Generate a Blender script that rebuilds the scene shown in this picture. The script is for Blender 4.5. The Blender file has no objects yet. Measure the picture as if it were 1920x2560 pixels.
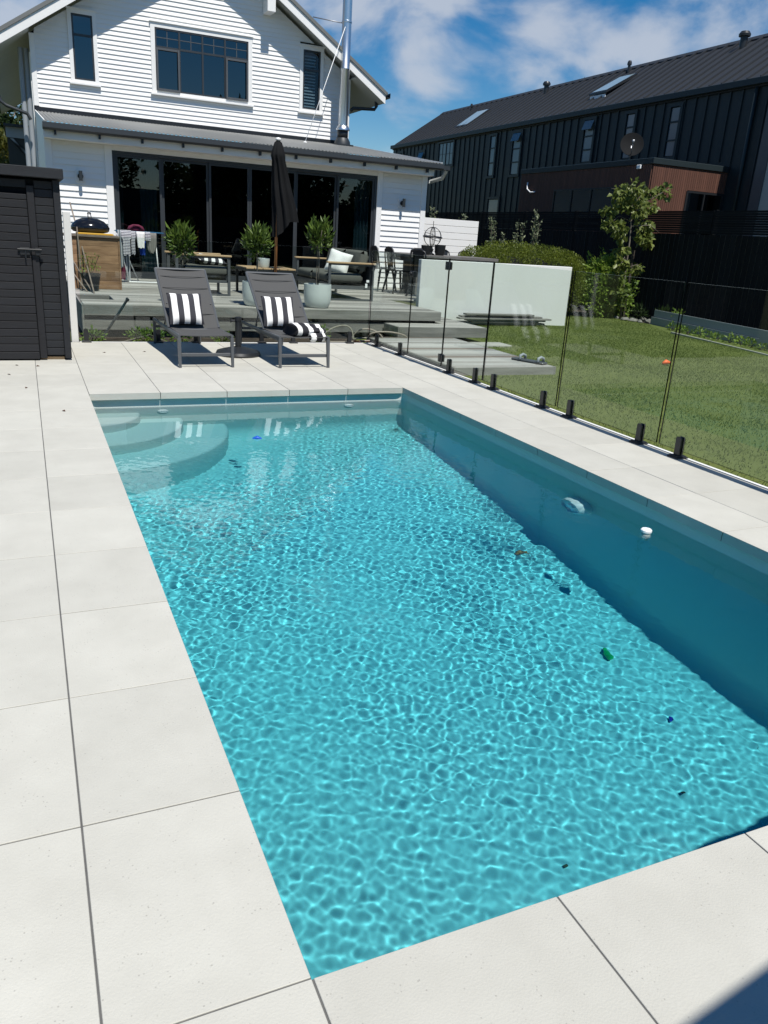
import bpy, math, random
import numpy as np
from mathutils import Vector, Matrix
sc = bpy.context.scene
COL = sc.collection
rnd = random.Random(7)

# ------------------------------------------------------------------ camera, sky, sun, exposure
cam = bpy.data.objects.new('camera', bpy.data.cameras.new('camera'))
COL.objects.link(cam); sc.camera = cam
cam.location = (-.41446, -1.09871, 1.42158)
cam.rotation_euler = (1.23167854, -0.059612377, -0.412770154)
cam.data.sensor_fit = 'HORIZONTAL'; cam.data.sensor_width = 36
cam.data.lens = 36 * 1942.15 / 1920; cam.data.clip_start = .05; cam.data.clip_end = 2000

EL = math.radians(61.5)
SUN = Vector((.10 * math.cos(EL), -.995 * math.cos(EL), math.sin(EL))).normalized()
w = bpy.data.worlds.new('World'); sc.world = w; w.use_nodes = True
nt = w.node_tree; N = nt.nodes; LK = nt.links
bg = N['Background']
sk = N.new('ShaderNodeTexSky'); sk.sky_type = 'NISHITA'; sk.sun_disc = False
sk.sun_elevation = EL; sk.sun_rotation = math.atan2(SUN.x, SUN.y)
sk.altitude = 300; sk.air_density = 1.0; sk.dust_density = .15; sk.ozone_density = 3.0
def wn(t, **k):
    n = N.new(t)
    for a, b in k.items(): setattr(n, a, b)
    return n
def wm(op, a, b=None, c=None):
    n = wn('ShaderNodeMath', operation=op)
    for i, v in enumerate((a, b, c)):
        if v is None: continue
        if isinstance(v, (int, float)): n.inputs[i].default_value = v
        else: LK.new(v, n.inputs[i])
    return n.outputs[0]
hs = wn('ShaderNodeHueSaturation'); hs.inputs['Saturation'].default_value = 1.48; hs.inputs['Value'].default_value = 1.0
LK.new(sk.outputs[0], hs.inputs['Color'])
tc = wn('ShaderNodeTexCoord')
nrm = wn('ShaderNodeVectorMath', operation='NORMALIZE'); LK.new(tc.outputs['Generated'], nrm.inputs[0])
sep = wn('ShaderNodeSeparateXYZ'); LK.new(nrm.outputs[0], sep.inputs[0])
cmb = wn('ShaderNodeCombineXYZ')
LK.new(sep.outputs[0], cmb.inputs[0]); LK.new(sep.outputs[1], cmb.inputs[1]); LK.new(wm('MULTIPLY', sep.outputs[2], 1.7), cmb.inputs[2])
nz = wn('ShaderNodeTexNoise'); nz.inputs['Scale'].default_value = 6.5; nz.inputs['Detail'].default_value = 8; nz.inputs['Roughness'].default_value = .52
nz.inputs['Distortion'].default_value = .25
mp = wn('ShaderNodeMapping'); mp.inputs['Location'].default_value = (.4, 1.7, .0)
LK.new(cmb.outputs[0], mp.inputs[0]); LK.new(mp.outputs[0], nz.inputs['Vector'])
# cloud banks in fixed directions of the sky, broken up by the noise
BANKS = [((0.346, 0.910, 0.228), 0.80), ((0.417, 0.878, 0.234), 0.85), ((0.461, 0.854, 0.242), 0.60), ((0.549, 0.809, 0.209), 1.00), ((0.579, 0.783, 0.227), 1.00), ((0.624, 0.748, 0.227), 1.00), ((0.660, 0.717, 0.224), 0.80), ((0.545, 0.819, 0.179), 0.80), ((0.432, 0.892, 0.136), 0.85), ((0.005, 0.982, 0.187), 0.50), ((0.297, 0.927, 0.228), 0.60),
         ((-.6, .75, .3), 1), ((-.7, .5, .5), 1), ((.9, .2, .35), 1), ((.8, .0, .6), 1), ((-.8, -.3, .4), 1), ((.3, -.8, .5), 1), ((.45, -.85, .3), 1), ((.0, -.9, .35), 1), ((.1, .4, .9), .9), ((-.3, .1, .9), .9), ((.95, .0, .15), 1), ((-.95, .2, .15), 1), ((.5, .4, .75), .9), ((-.2, .7, .7), .9), ((-.4, -.6, .7), 1)]  # out of view; banks added to turn the ambient light more neutral
acc = None
for d, s in BANKS:
    d = Vector(d).normalized()
    dt = wn('ShaderNodeVectorMath', operation='DOT_PRODUCT'); LK.new(nrm.outputs[0], dt.inputs[0]); dt.inputs[1].default_value = d
    b = wm('MULTIPLY', wm('POWER', wm('MAXIMUM', dt.outputs['Value'], 0.0), 330.0 if d.z < .26 and d.y > .5 else 60.0), s)
    acc = b if acc is None else wm('MAXIMUM', acc, b)
dens = wm('ADD', wm('MULTIPLY', acc, .44), wm('MULTIPLY_ADD', nz.outputs['Fac'], 1.5, -.36))
ramp = wn('ShaderNodeMapRange'); ramp.interpolation_type = 'SMOOTHSTEP'
ramp.inputs['From Min'].default_value = .57; ramp.inputs['From Max'].default_value = .88
ramp.inputs['To Max'].default_value = .80
LK.new(dens, ramp.inputs['Value'])
cmix = wn('ShaderNodeMix', data_type='RGBA'); LK.new(ramp.outputs[0], cmix.inputs['Factor'])
LK.new(hs.outputs[0], cmix.inputs[6]); cmix.inputs[7].default_value = (6.2, 6.7, 7.6, 1)
LK.new(cmix.outputs[2], bg.inputs['Color']); bg.inputs['Strength'].default_value = .08

L = bpy.data.lights.new('sun', 'SUN'); L.energy = 5.0; L.angle = math.radians(.53); L.color = (1, .955, .88)
so = bpy.data.objects.new('sun', L); COL.objects.link(so); so.rotation_euler = SUN.to_track_quat('Z', 'Y').to_euler()
L.cycles.is_caustics_light = True
vs = sc.view_settings
vs.view_transform = 'Standard'; vs.look = 'None'; vs.exposure = .16; vs.gamma = 1; vs.use_curve_mapping = False
cy = sc.cycles
cy.max_bounces = 10; cy.transparent_max_bounces = 24; cy.transmission_bounces = 8; cy.caustics_refractive = True; cy.caustics_reflective = False
cy.sample_clamp_indirect = 6

# ------------------------------------------------------------------ materials
def mat(name, c, rough=.6, c2=None, ns=3.0, amt=.5, spec=.4, metal=0, bump=0, bs=40, var=0, stretch=(1, 1, 1), obj=False, coat=0, detail=5, speck=None):
    m = bpy.data.materials.new(name); m.use_nodes = True; t = m.node_tree; n = t.nodes; l = t.links
    b = n['Principled BSDF']; b.inputs['Roughness'].default_value = rough; b.inputs['Metallic'].default_value = metal
    b.inputs['Specular IOR Level'].default_value = spec; b.inputs['Coat Weight'].default_value = coat
    if obj: src = n.new('ShaderNodeTexCoord').outputs['Object']
    else: src = n.new('ShaderNodeNewGeometry').outputs['Position']
    oi = n.new('ShaderNodeObjectInfo')
    mpn = n.new('ShaderNodeMapping'); l.new(src, mpn.inputs[0]); mpn.inputs['Scale'].default_value = stretch
    if var:
        mm = n.new('ShaderNodeMath'); mm.operation = 'MULTIPLY'; mm.inputs[1].default_value = 37.0; l.new(oi.outputs['Random'], mm.inputs[0])
        cb = n.new('ShaderNodeCombineXYZ'); l.new(mm.outputs[0], cb.inputs[0]); l.new(mm.outputs[0], cb.inputs[2]); l.new(cb.outputs[0], mpn.inputs['Location'])
    no = n.new('ShaderNodeTexNoise'); no.inputs['Scale'].default_value = ns; no.inputs['Detail'].default_value = detail; no.inputs['Roughness'].default_value = .6
    l.new(mpn.outputs[0], no.inputs['Vector'])
    c2 = c2 or tuple(x * .8 for x in c)
    mr = n.new('ShaderNodeMapRange'); mr.inputs['From Min'].default_value = .5 - .25; mr.inputs['From Max'].default_value = .5 + .25
    l.new(no.outputs['Fac'], mr.inputs['Value'])
    mx = n.new('ShaderNodeMix'); mx.data_type = 'RGBA'
    mx.inputs[6].default_value = (*c2, 1); mx.inputs[7].default_value = (*c, 1)
    mt = n.new('ShaderNodeMath'); mt.operation = 'MULTIPLY_ADD'; mt.inputs[1].default_value = amt; mt.inputs[2].default_value = 1 - amt
    l.new(mr.outputs[0], mt.inputs[0]); l.new(mt.outputs[0], mx.inputs[0])
    out = mx.outputs[2]
    if var:
        hv = n.new('ShaderNodeHueSaturation'); v = n.new('ShaderNodeMath'); v.operation = 'MULTIPLY_ADD'; v.inputs[1].default_value = var; v.inputs[2].default_value = 1 - var / 2
        l.new(oi.outputs['Random'], v.inputs[0]); l.new(v.outputs[0], hv.inputs['Value']); l.new(out, hv.inputs['Color']); out = hv.outputs[0]
    if speck:
        vo = n.new('ShaderNodeTexVoronoi'); vo.inputs['Scale'].default_value = speck[0]; l.new(mpn.outputs[0], vo.inputs['Vector'])
        s2 = n.new('ShaderNodeMapRange'); s2.inputs['From Min'].default_value = .0; s2.inputs['From Max'].default_value = speck[1]; s2.inputs['To Min'].default_value = 1; s2.inputs['To Max'].default_value = 0
        l.new(vo.outputs['Distance'], s2.inputs['Value'])
        n3 = n.new('ShaderNodeTexNoise'); n3.inputs['Scale'].default_value = speck[0] * .23; l.new(mpn.outputs[0], n3.inputs['Vector'])
        m3 = n.new('ShaderNodeMapRange'); m3.inputs['From Min'].default_value = .48; m3.inputs['From Max'].default_value = .62; l.new(n3.outputs['Fac'], m3.inputs['Value'])
        pr_ = n.new('ShaderNodeMath'); pr_.operation = 'MULTIPLY'; l.new(s2.outputs[0], pr_.inputs[0]); l.new(m3.outputs[0], pr_.inputs[1])
        m4 = n.new('ShaderNodeMix'); m4.data_type = 'RGBA'; l.new(pr_.outputs[0], m4.inputs[0]); l.new(out, m4.inputs[6]); m4.inputs[7].default_value = (*speck[2], 1); out = m4.outputs[2]
    l.new(out, b.inputs['Base Color'])
    if bump:
        nb = n.new('ShaderNodeTexNoise'); nb.inputs['Scale'].default_value = bs; nb.inputs['Detail'].default_value = 4; l.new(mpn.outputs[0], nb.inputs['Vector'])
        bp = n.new('ShaderNodeBump'); bp.inputs['Strength'].default_value = bump; bp.inputs['Distance'].default_value = .01
        l.new(nb.outputs['Fac'], bp.inputs['Height']); l.new(bp.outputs[0], b.inputs['Normal'])
    return m
M = {}
M['paver'] = mat('paver', (.535, .528, .475), .62, (.455, .448, .40), 3.6, 1, bump=.14, bs=180, var=.09, detail=8, spec=.25, speck=(75, .20, (.27, .26, .235)))
M['grout'] = mat('grout', (.14, .14, .135), .9, (.09, .09, .088), 9, 1)
M['plaster'] = mat('plaster', (.60, .635, .61), .8, (.57, .605, .58), 5, .5, spec=.2)
M['render_white'] = mat('render_white', (.74, .75, .74), .75, (.66, .67, .66), 1.2, .6, bump=.1, bs=60)
M['paint_white'] = mat('paint_white', (.82, .82, .81), .45, (.78, .78, .77), 2, .4, var=.02, spec=.4)
M['paint_shade'] = mat('shaded_white_paint', (.46, .48, .47), .6)  # greyed copy of the white paint, with eave shade put into its colour
M['black_stain'] = mat('black_stain', (.014, .016, .020), .7, (.008, .009, .011), 3, .8, var=.35, stretch=(1, 1, 9), bump=.2, bs=30)
M['black_boards'] = mat('black_boards', (.013, .014, .017), .7, (.008, .008, .010), 4, .8, var=.4, stretch=(1, 1, 6), bump=.15, bs=30)
M['fence_black'] = mat('fence_black', (.010, .012, .014), .8, (.006, .007, .008), 4, .8, var=.5, spec=.15, stretch=(1, 1, .3))
M['fence_edge_light'] = mat('fence_edge_light', (.13, .12, .10), .8)  # pale paling edges: light streaks of the fence gaps put into colour
M['cladding'] = mat('neighbour_cladding', (.020, .030, .034), .45, ns=1, amt=.4, var=.12, spec=.3)
M['roof_dark'] = mat('neighbour_roof', (.027, .031, .038), .6, (.022, .026, .032), .6, .5, var=.06, spec=.35)
M['cedar'] = mat('cedar', (.125, .055, .037), .7, (.085, .037, .026), 6, .8, var=.3, stretch=(6, 6, .6))
M['iron'] = mat('corrugated_iron', (.18, .185, .18), .45, (.14, .145, .14), 1.3, .7, spec=.4, speck=(14, .05, (.05, .05, .05)))
M['gutter'] = mat('gutter_metal', (.022, .028, .034), .5, ns=2, spec=.5)
M['alu_dark'] = mat('dark_aluminium', (.035, .04, .046), .4, ns=2, spec=.5)
M['alu_grey'] = mat('grey_aluminium', (.085, .092, .10), .42, ns=2, spec=.5)
M['black_metal'] = mat('black_metal', (.018, .02, .023), .38, ns=5, spec=.5)
M['steel'] = mat('stainless_steel', (.70, .73, .76), .33, ns=2, amt=.2, metal=1, stretch=(1, 1, .2))
M['steel_rough'] = mat('galvanised', (.35, .36, .38), .45, metal=.7)
M['deck'] = mat('weathered_deck', (.40, .385, .355), .8, (.20, .192, .178), 2.6, 1, var=.9, stretch=(.5, 7, 3), bump=.3, bs=30, spec=.2)
M['deck_light'] = mat('pale_step_board', (.44, .435, .41), .8, (.30, .295, .28), 2.2, 1, var=.3, stretch=(.5, 7, 3), bump=.3, bs=30, spec=.2)
M['deck_brown'] = mat('brown_step_board', (.20, .165, .14), .8, (.12, .10, .085), 2.2, 1, var=.4, stretch=(.5, 7, 3), bump=.3, bs=30, spec=.2)
M['deck_mixed'] = mat('weathered_step_board', (.33, .325, .31), .8, (.20, .18, .165), 2.2, 1, var=.8, stretch=(.5, 7, 3), bump=.3, bs=30, spec=.2)
M['sleeper'] = mat('grey_sleeper', (.27, .265, .25), .85, (.13, .13, .12), 2.5, 1, var=.35, stretch=(.6, 4, 6), bump=.3, bs=25, spec=.2)
M['cabinet_wood'] = mat('cabinet_wood', (.34, .21, .115), .65, (.15, .08, .04), 3.5, 1, var=.6, stretch=(.8, 3, 5), bump=.15, bs=20)
M['teak'] = mat('teak', (.50, .35, .20), .55, (.38, .25, .14), 5, .8, stretch=(.6, 4, 4))
M['pole_wood'] = mat('pole_wood', (.36, .15, .045), .45, ns=5, stretch=(4, 4, .5))
M['bamboo'] = mat('stake_wood', (.24, .20, .16), .8, (.15, .12, .10), 8, 1, var=.3)
M['sling'] = mat('sling_mesh', (.082, .083, .083), .8, (.068, .069, .07), 120, .5, bump=.25, bs=900, obj=True, spec=.2)
M['cushion_grey'] = mat('cushion_grey', (.125, .128, .115), .9, (.09, .092, .083), 6, .6, bump=.3, bs=400, spec=.1)
M['cloth_black'] = mat('cloth_black', (.018, .019, .021), .9, ns=8, bump=.2, bs=300, spec=.1)
M['cloth_white'] = mat('cloth_white', (.78, .78, .76), .9, (.66, .66, .65), 9, .5, bump=.3, bs=30, spec=.1)
M['cloth_charcoal'] = mat('cloth_charcoal', (.045, .045, .052), .9, ns=9, bump=.2, bs=200, spec=.1)
M['canopy'] = mat('canopy_black', (.011, .012, .013), .85, (.006, .006, .007), 3, .7, spec=.15)
M['pot_white'] = mat('glazed_pot', (.60, .65, .64), .35, (.54, .59, .58), 3, .5, spec=.5)
M['pot_black'] = mat('plastic_pot', (.012, .014, .015), .45, spec=.5)
M['soil'] = mat('soil', (.085, .07, .055), .95, (.04, .033, .027), 14, 1, bump=.8, bs=60, spec=.1)
M['stone'] = mat('stone', (.24, .23, .21), .85, (.13, .12, .11), 9, 1, var=.3, bump=.5, bs=20)
M['bark'] = mat('bark', (.22, .20, .17), .85, (.12, .10, .08), 20, 1, stretch=(1, 1, .2))
M['twig'] = mat('dark_stem', (.06, .05, .04), .8)
M['lawn'] = mat('lawn_ground', (.13, .155, .046), .9, (.095, .12, .035), 1.1, 1, spec=.1, detail=9)
M['ground'] = mat('ground_soil', (.12, .12, .07), .95, (.07, .085, .035), .8, 1, spec=.1)
M['pvc'] = mat('white_plastic', (.86, .87, .87), .35, ns=4, amt=.3)
M['curtain'] = mat('curtain', (.62, .70, .68), .9, (.30, .37, .36), 4, .6, stretch=(12, 1, .3))
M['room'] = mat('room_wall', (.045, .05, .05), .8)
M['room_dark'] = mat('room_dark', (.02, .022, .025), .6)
M['concrete'] = mat('concrete_strip', (.40, .40, .36), .85, (.30, .30, .26), 7, .8)
M['primed'] = mat('grey_painted_board', (.30, .33, .36), .6, (.26, .29, .32), 3, .6, var=.08)
M['grey_wall'] = mat('neighbour_grey_wall', (.42, .42, .40), .8, (.38, .38, .36), 1, .5)
M['hose'] = mat('hose', (.34, .29, .24), .5, ns=4)
M['yellow'] = mat('yellow_board', (.62, .36, .04), .5)
M['orange'] = mat('orange_plastic', (.95, .16, .03), .45, ns=4)
M['green_toy'] = mat('green_plastic', (.01, .42, .10), .4)
M['purple_toy'] = mat('purple_plastic', (.05, .02, .30), .4)
M['blue_toy'] = mat('blue_plastic', (.01, .10, .55), .4)
M['dry_leaf'] = mat('dry_leaf', (.09, .04, .02), .8)
M['tabletop'] = mat('stone_tabletop', (.17, .165, .155), .8, (.10, .095, .09), 5, .9, var=.15)
M['rock'] = M['stone']

def leafmat(name, c, c2, tr=.35, rough=.45, ns=9):
    m = bpy.data.materials.new(name); m.use_nodes = True; t = m.node_tree; n = t.nodes; l = t.links
    b = n['Principled BSDF']; b.inputs['Roughness'].default_value = rough; b.inputs['Specular IOR Level'].default_value = .4
    g = n.new('ShaderNodeNewGeometry'); no = n.new('ShaderNodeTexNoise'); no.inputs['Scale'].default_value = ns; no.inputs['Detail'].default_value = 3
    l.new(g.outputs['Position'], no.inputs['Vector'])
    mr = n.new('ShaderNodeMapRange'); mr.inputs['From Min'].default_value = .35; mr.inputs['From Max'].default_value = .65; l.new(no.outputs['Fac'], mr.inputs['Value'])
    ad = n.new('ShaderNodeMath'); ad.operation = 'MULTIPLY_ADD'; ad.inputs[1].default_value = .45; ad.use_clamp = True
    l.new(g.outputs['Random Per Island'], ad.inputs[0])
    hf = n.new('ShaderNodeMath'); hf.operation = 'MULTIPLY'; hf.inputs[1].default_value = .55; l.new(mr.outputs[0], hf.inputs[0]); l.new(hf.outputs[0], ad.inputs[2])
    mx = n.new('ShaderNodeMix'); mx.data_type = 'RGBA'; mx.inputs[6].default_value = (*c2, 1); mx.inputs[7].default_value = (*c, 1); l.new(ad.outputs[0], mx.inputs[0])
    l.new(mx.outputs[2], b.inputs['Base Color'])
    tb = n.new('ShaderNodeBsdfTranslucent'); l.new(mx.outputs[2], tb.inputs[0])
    ms = n.new('ShaderNodeMixShader'); ms.inputs[0].default_value = tr; l.new(b.outputs[0], ms.inputs[1]); l.new(tb.outputs[0], ms.inputs[2])
    l.new(ms.outputs[0], n['Material Output'].inputs[0]); return m
M['leaf_bay'] = leafmat('bay_leaf', (.13, .20, .03), (.04, .08, .015), .3)
M['leaf_hedge'] = leafmat('hedge_leaf', (.21, .25, .03), (.08, .12, .018), .35, ns=3)
M['leaf_bright'] = leafmat('bright_leaf', (.32, .42, .07), (.10, .19, .03), .4, ns=5)
M['leaf_tree'] = leafmat('tree_leaf', (.22, .26, .06), (.08, .12, .03), .35, ns=6)
M['leaf_grey'] = leafmat('grey_leaf', (.30, .34, .20), (.07, .10, .05), .3)
M['leaf_dark'] = leafmat('dark_leaf', (.05, .085, .02), (.018, .035, .010), .25, ns=1.2)
M['leaf_mustard'] = leafmat('mustard_leaf', (.17, .16, .03), (.06, .08, .02), .3, ns=1.5)
M['grass'] = leafmat('grass_blade', (.175, .23, .056), (.125, .175, .042), .55, .6, ns=.9)

def thin_glass(name, tint, ior=1.5, rough=0, extra=.0):
    m = bpy.data.materials.new(name); m.use_nodes = True; t = m.node_tree; n = t.nodes; l = t.links
    n.remove(n['Principled BSDF'])
    tr = n.new('ShaderNodeBsdfTransparent'); tr.inputs[0].default_value = (*tint, 1)
    gl = n.new('ShaderNodeBsdfGlossy'); gl.inputs['Roughness'].default_value = rough
    fr = n.new('ShaderNodeLayerWeight'); fr.inputs[0].default_value = .5      # Schlick's approximation, the same from both sides
    pw = n.new('ShaderNodeMath'); pw.operation = 'POWER'; pw.inputs[1].default_value = 5; l.new(fr.outputs['Facing'], pw.inputs[0])
    ad = n.new('ShaderNodeMath'); ad.operation = 'MULTIPLY_ADD'; ad.inputs[1].default_value = .9; ad.inputs[2].default_value = .04 + extra; ad.use_clamp = True; l.new(pw.outputs[0], ad.inputs[0])
    mx = n.new('ShaderNodeMixShader'); l.new(ad.outputs[0], mx.inputs[0]); l.new(tr.outputs[0], mx.inputs[1]); l.new(gl.outputs[0], mx.inputs[2])
    l.new(mx.outputs[0], n['Material Output'].inputs[0]); return m
M['fence_glass'] = thin_glass('fence_glass', (.90, .945, .92))
M['window_glass'] = thin_glass('window_glass', (.34, .42, .45), 1.5, 0, .03)
M['window_blue'] = thin_glass('window_glass_upper', (.10, .14, .18), 1.5, 0, .10)
M['window_clear'] = thin_glass('window_glass_clear', (.6, .68, .72))
M['glass_edge'] = mat('glass_edge_dark', (.003, .006, .005), .9, spec=.05)
M['glass_top'] = mat('glass_edge_light', (.34, .40, .38), .3, spec=.6)  # paler copy of the edge colour, paints the bright line along the top

def stripes(name, axis, freq, duty, ca, cb, phase=0.0):
    m = bpy.data.materials.new(name); m.use_nodes = True; t = m.node_tree; n = t.nodes; l = t.links
    b = n['Principled BSDF']; b.inputs['Roughness'].default_value = .9; b.inputs['Specular IOR Level'].default_value = .1
    s = n.new('ShaderNodeSeparateXYZ'); l.new(n.new('ShaderNodeTexCoord').outputs['Object'], s.inputs[0])
    a = n.new('ShaderNodeMath'); a.operation = 'MULTIPLY_ADD'; a.inputs[1].default_value = freq; a.inputs[2].default_value = phase; l.new(s.outputs[axis], a.inputs[0])
    f = n.new('ShaderNodeMath'); f.operation = 'FRACT'; l.new(a.outputs[0], f.inputs[0])
    g = n.new('ShaderNodeMath'); g.operation = 'LESS_THAN'; g.inputs[1].default_value = duty; l.new(f.outputs[0], g.inputs[0])
    mx = n.new('ShaderNodeMix'); mx.data_type = 'RGBA'; mx.inputs[6].default_value = (*ca, 1); mx.inputs[7].default_value = (*cb, 1)
    l.new(g.outputs[0], mx.inputs[0]); l.new(mx.outputs[2], b.inputs['Base Color']); return m
WH = (.78, .78, .77); CH = (.05, .05, .058)
M['stripe_pillow'] = stripes('striped_cushion', 0, 7.9, .5, CH, WH, .25)
M['stripe_towel'] = stripes('striped_towel', 0, 8.0, .42, (.03, .03, .035), WH, .1)
M['stripe_fine'] = stripes('fine_stripes', 2, 38, .5, (.05, .05, .08), (.70, .70, .72))
M['stripe_long'] = stripes('long_stripes', 0, 22, .5, (.12, .16, .18), (.42, .44, .46))

# ------------------------------------------------------------------ mesh helpers
OFF = {}
class MB:
    def __init__(s): s.v = []; s.f = []; s.m = []
    def add(s, vs_, fs, mi=0):
        o = len(s.v); s.v += [tuple(p) for p in vs_]; s.f += [tuple(i + o for i in q) for q in fs]; s.m += [mi] * len(fs); return s
    def box(s, a, b, mi=0, ch=0, rot=None):
        x0, y0, z0 = (min(a[i], b[i]) for i in range(3)); x1, y1, z1 = (max(a[i], b[i]) for i in range(3))
        if not ch:
            v = [(x, y, z) for z in (z0, z1) for y in (y0, y1) for x in (x0, x1)]
            f = [(0, 2, 3, 1), (4, 5, 7, 6), (0, 1, 5, 4), (2, 6, 7, 3), (0, 4, 6, 2), (1, 3, 7, 5)]
        else:
            c = min(ch, (x1 - x0) / 2.01, (y1 - y0) / 2.01, (z1 - z0) / 2.01); v = []; idx = {}
            for sx in (0, 1):
                for sy in (0, 1):
                    for sz in (0, 1):
                        X = (x0, x1)[sx]; Y = (y0, y1)[sy]; Z = (z0, z1)[sz]
                        dx = c if sx == 0 else -c; dy = c if sy == 0 else -c; dz = c if sz == 0 else -c
                        for ax, p in enumerate(((X, Y + dy, Z + dz), (X + dx, Y, Z + dz), (X + dx, Y + dy, Z))):
                            idx[(sx, sy, sz, ax)] = len(v); v.append(p)
            f = []
            for ax in range(3):
                for sgn in (0, 1):
                    o = [i for i in range(3) if i != ax]; q = []
                    for p in ((0, 0), (1, 0), (1, 1), (0, 1)):
                        k = [0, 0, 0]; k[ax] = sgn; k[o[0]] = p[0]; k[o[1]] = p[1]; q.append(idx[(*k, ax)])
                    if (sgn == 0) != (ax == 1): q.reverse()
                    f.append(tuple(q))
            for ax in range(3):
                o = [i for i in range(3) if i != ax]
                for p in ((0, 0), (0, 1), (1, 0), (1, 1)):
                    k0 = [0, 0, 0]; k0[o[0]] = p[0]; k0[o[1]] = p[1]; k1 = list(k0); k1[ax] = 1
                    q = [idx[(*k0, o[0])], idx[(*k1, o[0])], idx[(*k1, o[1])], idx[(*k0, o[1])]]
                    if ((p[0] + p[1]) % 2 == 0) != (ax == 1): q.reverse()
                    f.append(tuple(q))
            for sx in (0, 1):
                for sy in (0, 1):
                    for sz in (0, 1):
                        q = [idx[(sx, sy, sz, a)] for a in range(3)]
                        if (sx + sy + sz) % 2 == 1: q.reverse()
                        f.append(tuple(q))
        if rot is not None: v = [tuple(rot @ Vector(p)) for p in v]
        return s.add(v, f, mi)
    def prism(s, poly, ax, t0, t1, mi=0):           # poly in the two other axes, extruded along ax
        def P(a, b, t): return {0: (t, a, b), 1: (a, t, b), 2: (a, b, t)}[ax]
        n = len(poly); v = [P(a, b, t0) for a, b in poly] + [P(a, b, t1) for a, b in poly]
        f = [(i, (i + 1) % n, n + (i + 1) % n, n + i) for i in range(n)] + [tuple(range(n))[::-1], tuple(range(n, 2 * n))]
        return s.add(v, f, mi)
    def tube(s, pts, r, n=8, mi=0, caps=True):
        pts = [Vector(p) for p in pts]; k = len(pts); R = r if isinstance(r, (list, tuple)) else [r] * k
        v = []; f = []; up = None
        for i, p in enumerate(pts):
            d = (pts[min(i + 1, k - 1)] - pts[max(i - 1, 0)])
            d = d.normalized() if d.length > 1e-9 else Vector((0, 0, 1))
            if up is None: up = d.orthogonal().normalized()
            else:
                up = up - d * up.dot(d)
                up = up.normalized() if up.length > 1e-6 else d.orthogonal().normalized()
            sd = d.cross(up)
            for j in range(n):
                a = 2 * math.pi * j / n; v.append(p + (up * math.cos(a) + sd * math.sin(a)) * R[i])
        for i in range(k - 1):
            for j in range(n): f.append((i * n + j, i * n + (j + 1) % n, (i + 1) * n + (j + 1) % n, (i + 1) * n + j))
        if caps: f.append(tuple(range(n))[::-1]); f.append(tuple(range((k - 1) * n, k * n)))
        return s.add(v, f, mi)
    def lathe(s, prof, c=(0, 0, 0), n=24, mi=0, sx=1, sy=1):
        v = []; f = []
        for r, z in prof:
            for j in range(n):
                a = 2 * math.pi * j / n; v.append((c[0] + r * math.cos(a) * sx, c[1] + r * math.sin(a) * sy, c[2] + z))
        for i in range(len(prof) - 1):
            for j in range(n): f.append((i * n + j, i * n + (j + 1) % n, (i + 1) * n + (j + 1) % n, (i + 1) * n + j))
        if prof[0][0] > 0: f.append(tuple(range(n))[::-1])
        if prof[-1][0] > 0: f.append(tuple(range((len(prof) - 1) * n, len(prof) * n)))
        return s.add(v, f, mi)
    def quad(s, *p, mi=0): return s.add(p, [tuple(range(len(p)))], mi)
    def build(s, name, mats, parent=None, smooth=False, loc=None, auto=None):
        if not isinstance(mats, (list, tuple)): mats = [mats]
        me = bpy.data.meshes.new(name)
        o_ = OFF.get(parent.name, (0, 0, 0)) if parent else (0, 0, 0)
        v = [(p[0] - o_[0], p[1] - o_[1], p[2] - o_[2]) for p in s.v]
        me.from_pydata(v, [], s.f)
        for m in mats: me.materials.append(M[m] if isinstance(m, str) else m)
        if len(mats) > 1: me.polygons.foreach_set('material_index', s.m)
        if smooth: me.polygons.foreach_set('use_smooth', [True] * len(me.polygons))
        if auto and hasattr(me, 'set_sharp_from_angle'): me.set_sharp_from_angle(angle=auto)
        me.update()
        o = bpy.data.objects.new(name, me); COL.objects.link(o)
        if parent: o.parent = parent; OFF[o.name] = o_
        if loc: o.location = loc
        return o
SM = math.radians(40)
def thing(name, label, cat, loc=(0, 0, 0), rz=0, group=None, local=False):
    o = bpy.data.objects.new(name, None); COL.objects.link(o); o.location = loc; o.rotation_euler = (0, 0, rz); o.empty_display_size = .1
    o['label'] = label; o['category'] = cat
    if group: o['group'] = group
    OFF[o.name] = (0, 0, 0) if local else tuple(loc); return o
def tag(o, label, cat, group=None):
    o['label'] = label; o['category'] = cat
    if group: o['group'] = group
    return o
def recenter(o, p):
    p = Vector(p); o.data.transform(Matrix.Translation(-p)); o.location = p; return o
def single(mb, name, mats, label, cat, base, group=None, smooth=False, auto=None):
    o = mb.build(name, mats, None, smooth, auto=auto); recenter(o, base); return tag(o, label, cat, group)
def struct(o): o['kind'] = 'structure'; return o
def copy_tree(o, parent=None):
    c = o.copy(); COL.objects.link(c)
    if parent: c.parent = parent
    for ch in list(o.children): copy_tree(ch, c)
    return c
def piece(src, name, parent, off):                  # another instance of a piece sharing its mesh
    c = bpy.data.objects.new(name, src.data); COL.objects.link(c); c.parent = parent; c.location = off; return c
def caust(o): o.cycles.is_caustics_receiver = True; return o
def grid_obj(X, Y, Z):
    ny, nx = X.shape; v = np.stack([X.ravel(), Y.ravel(), Z.ravel()], 1)
    j, i = np.meshgrid(np.arange(ny - 1), np.arange(nx - 1), indexing='ij'); a = (j * nx + i).ravel()
    return v, np.stack([a, a + 1, a + nx + 1, a + nx], 1)
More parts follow.
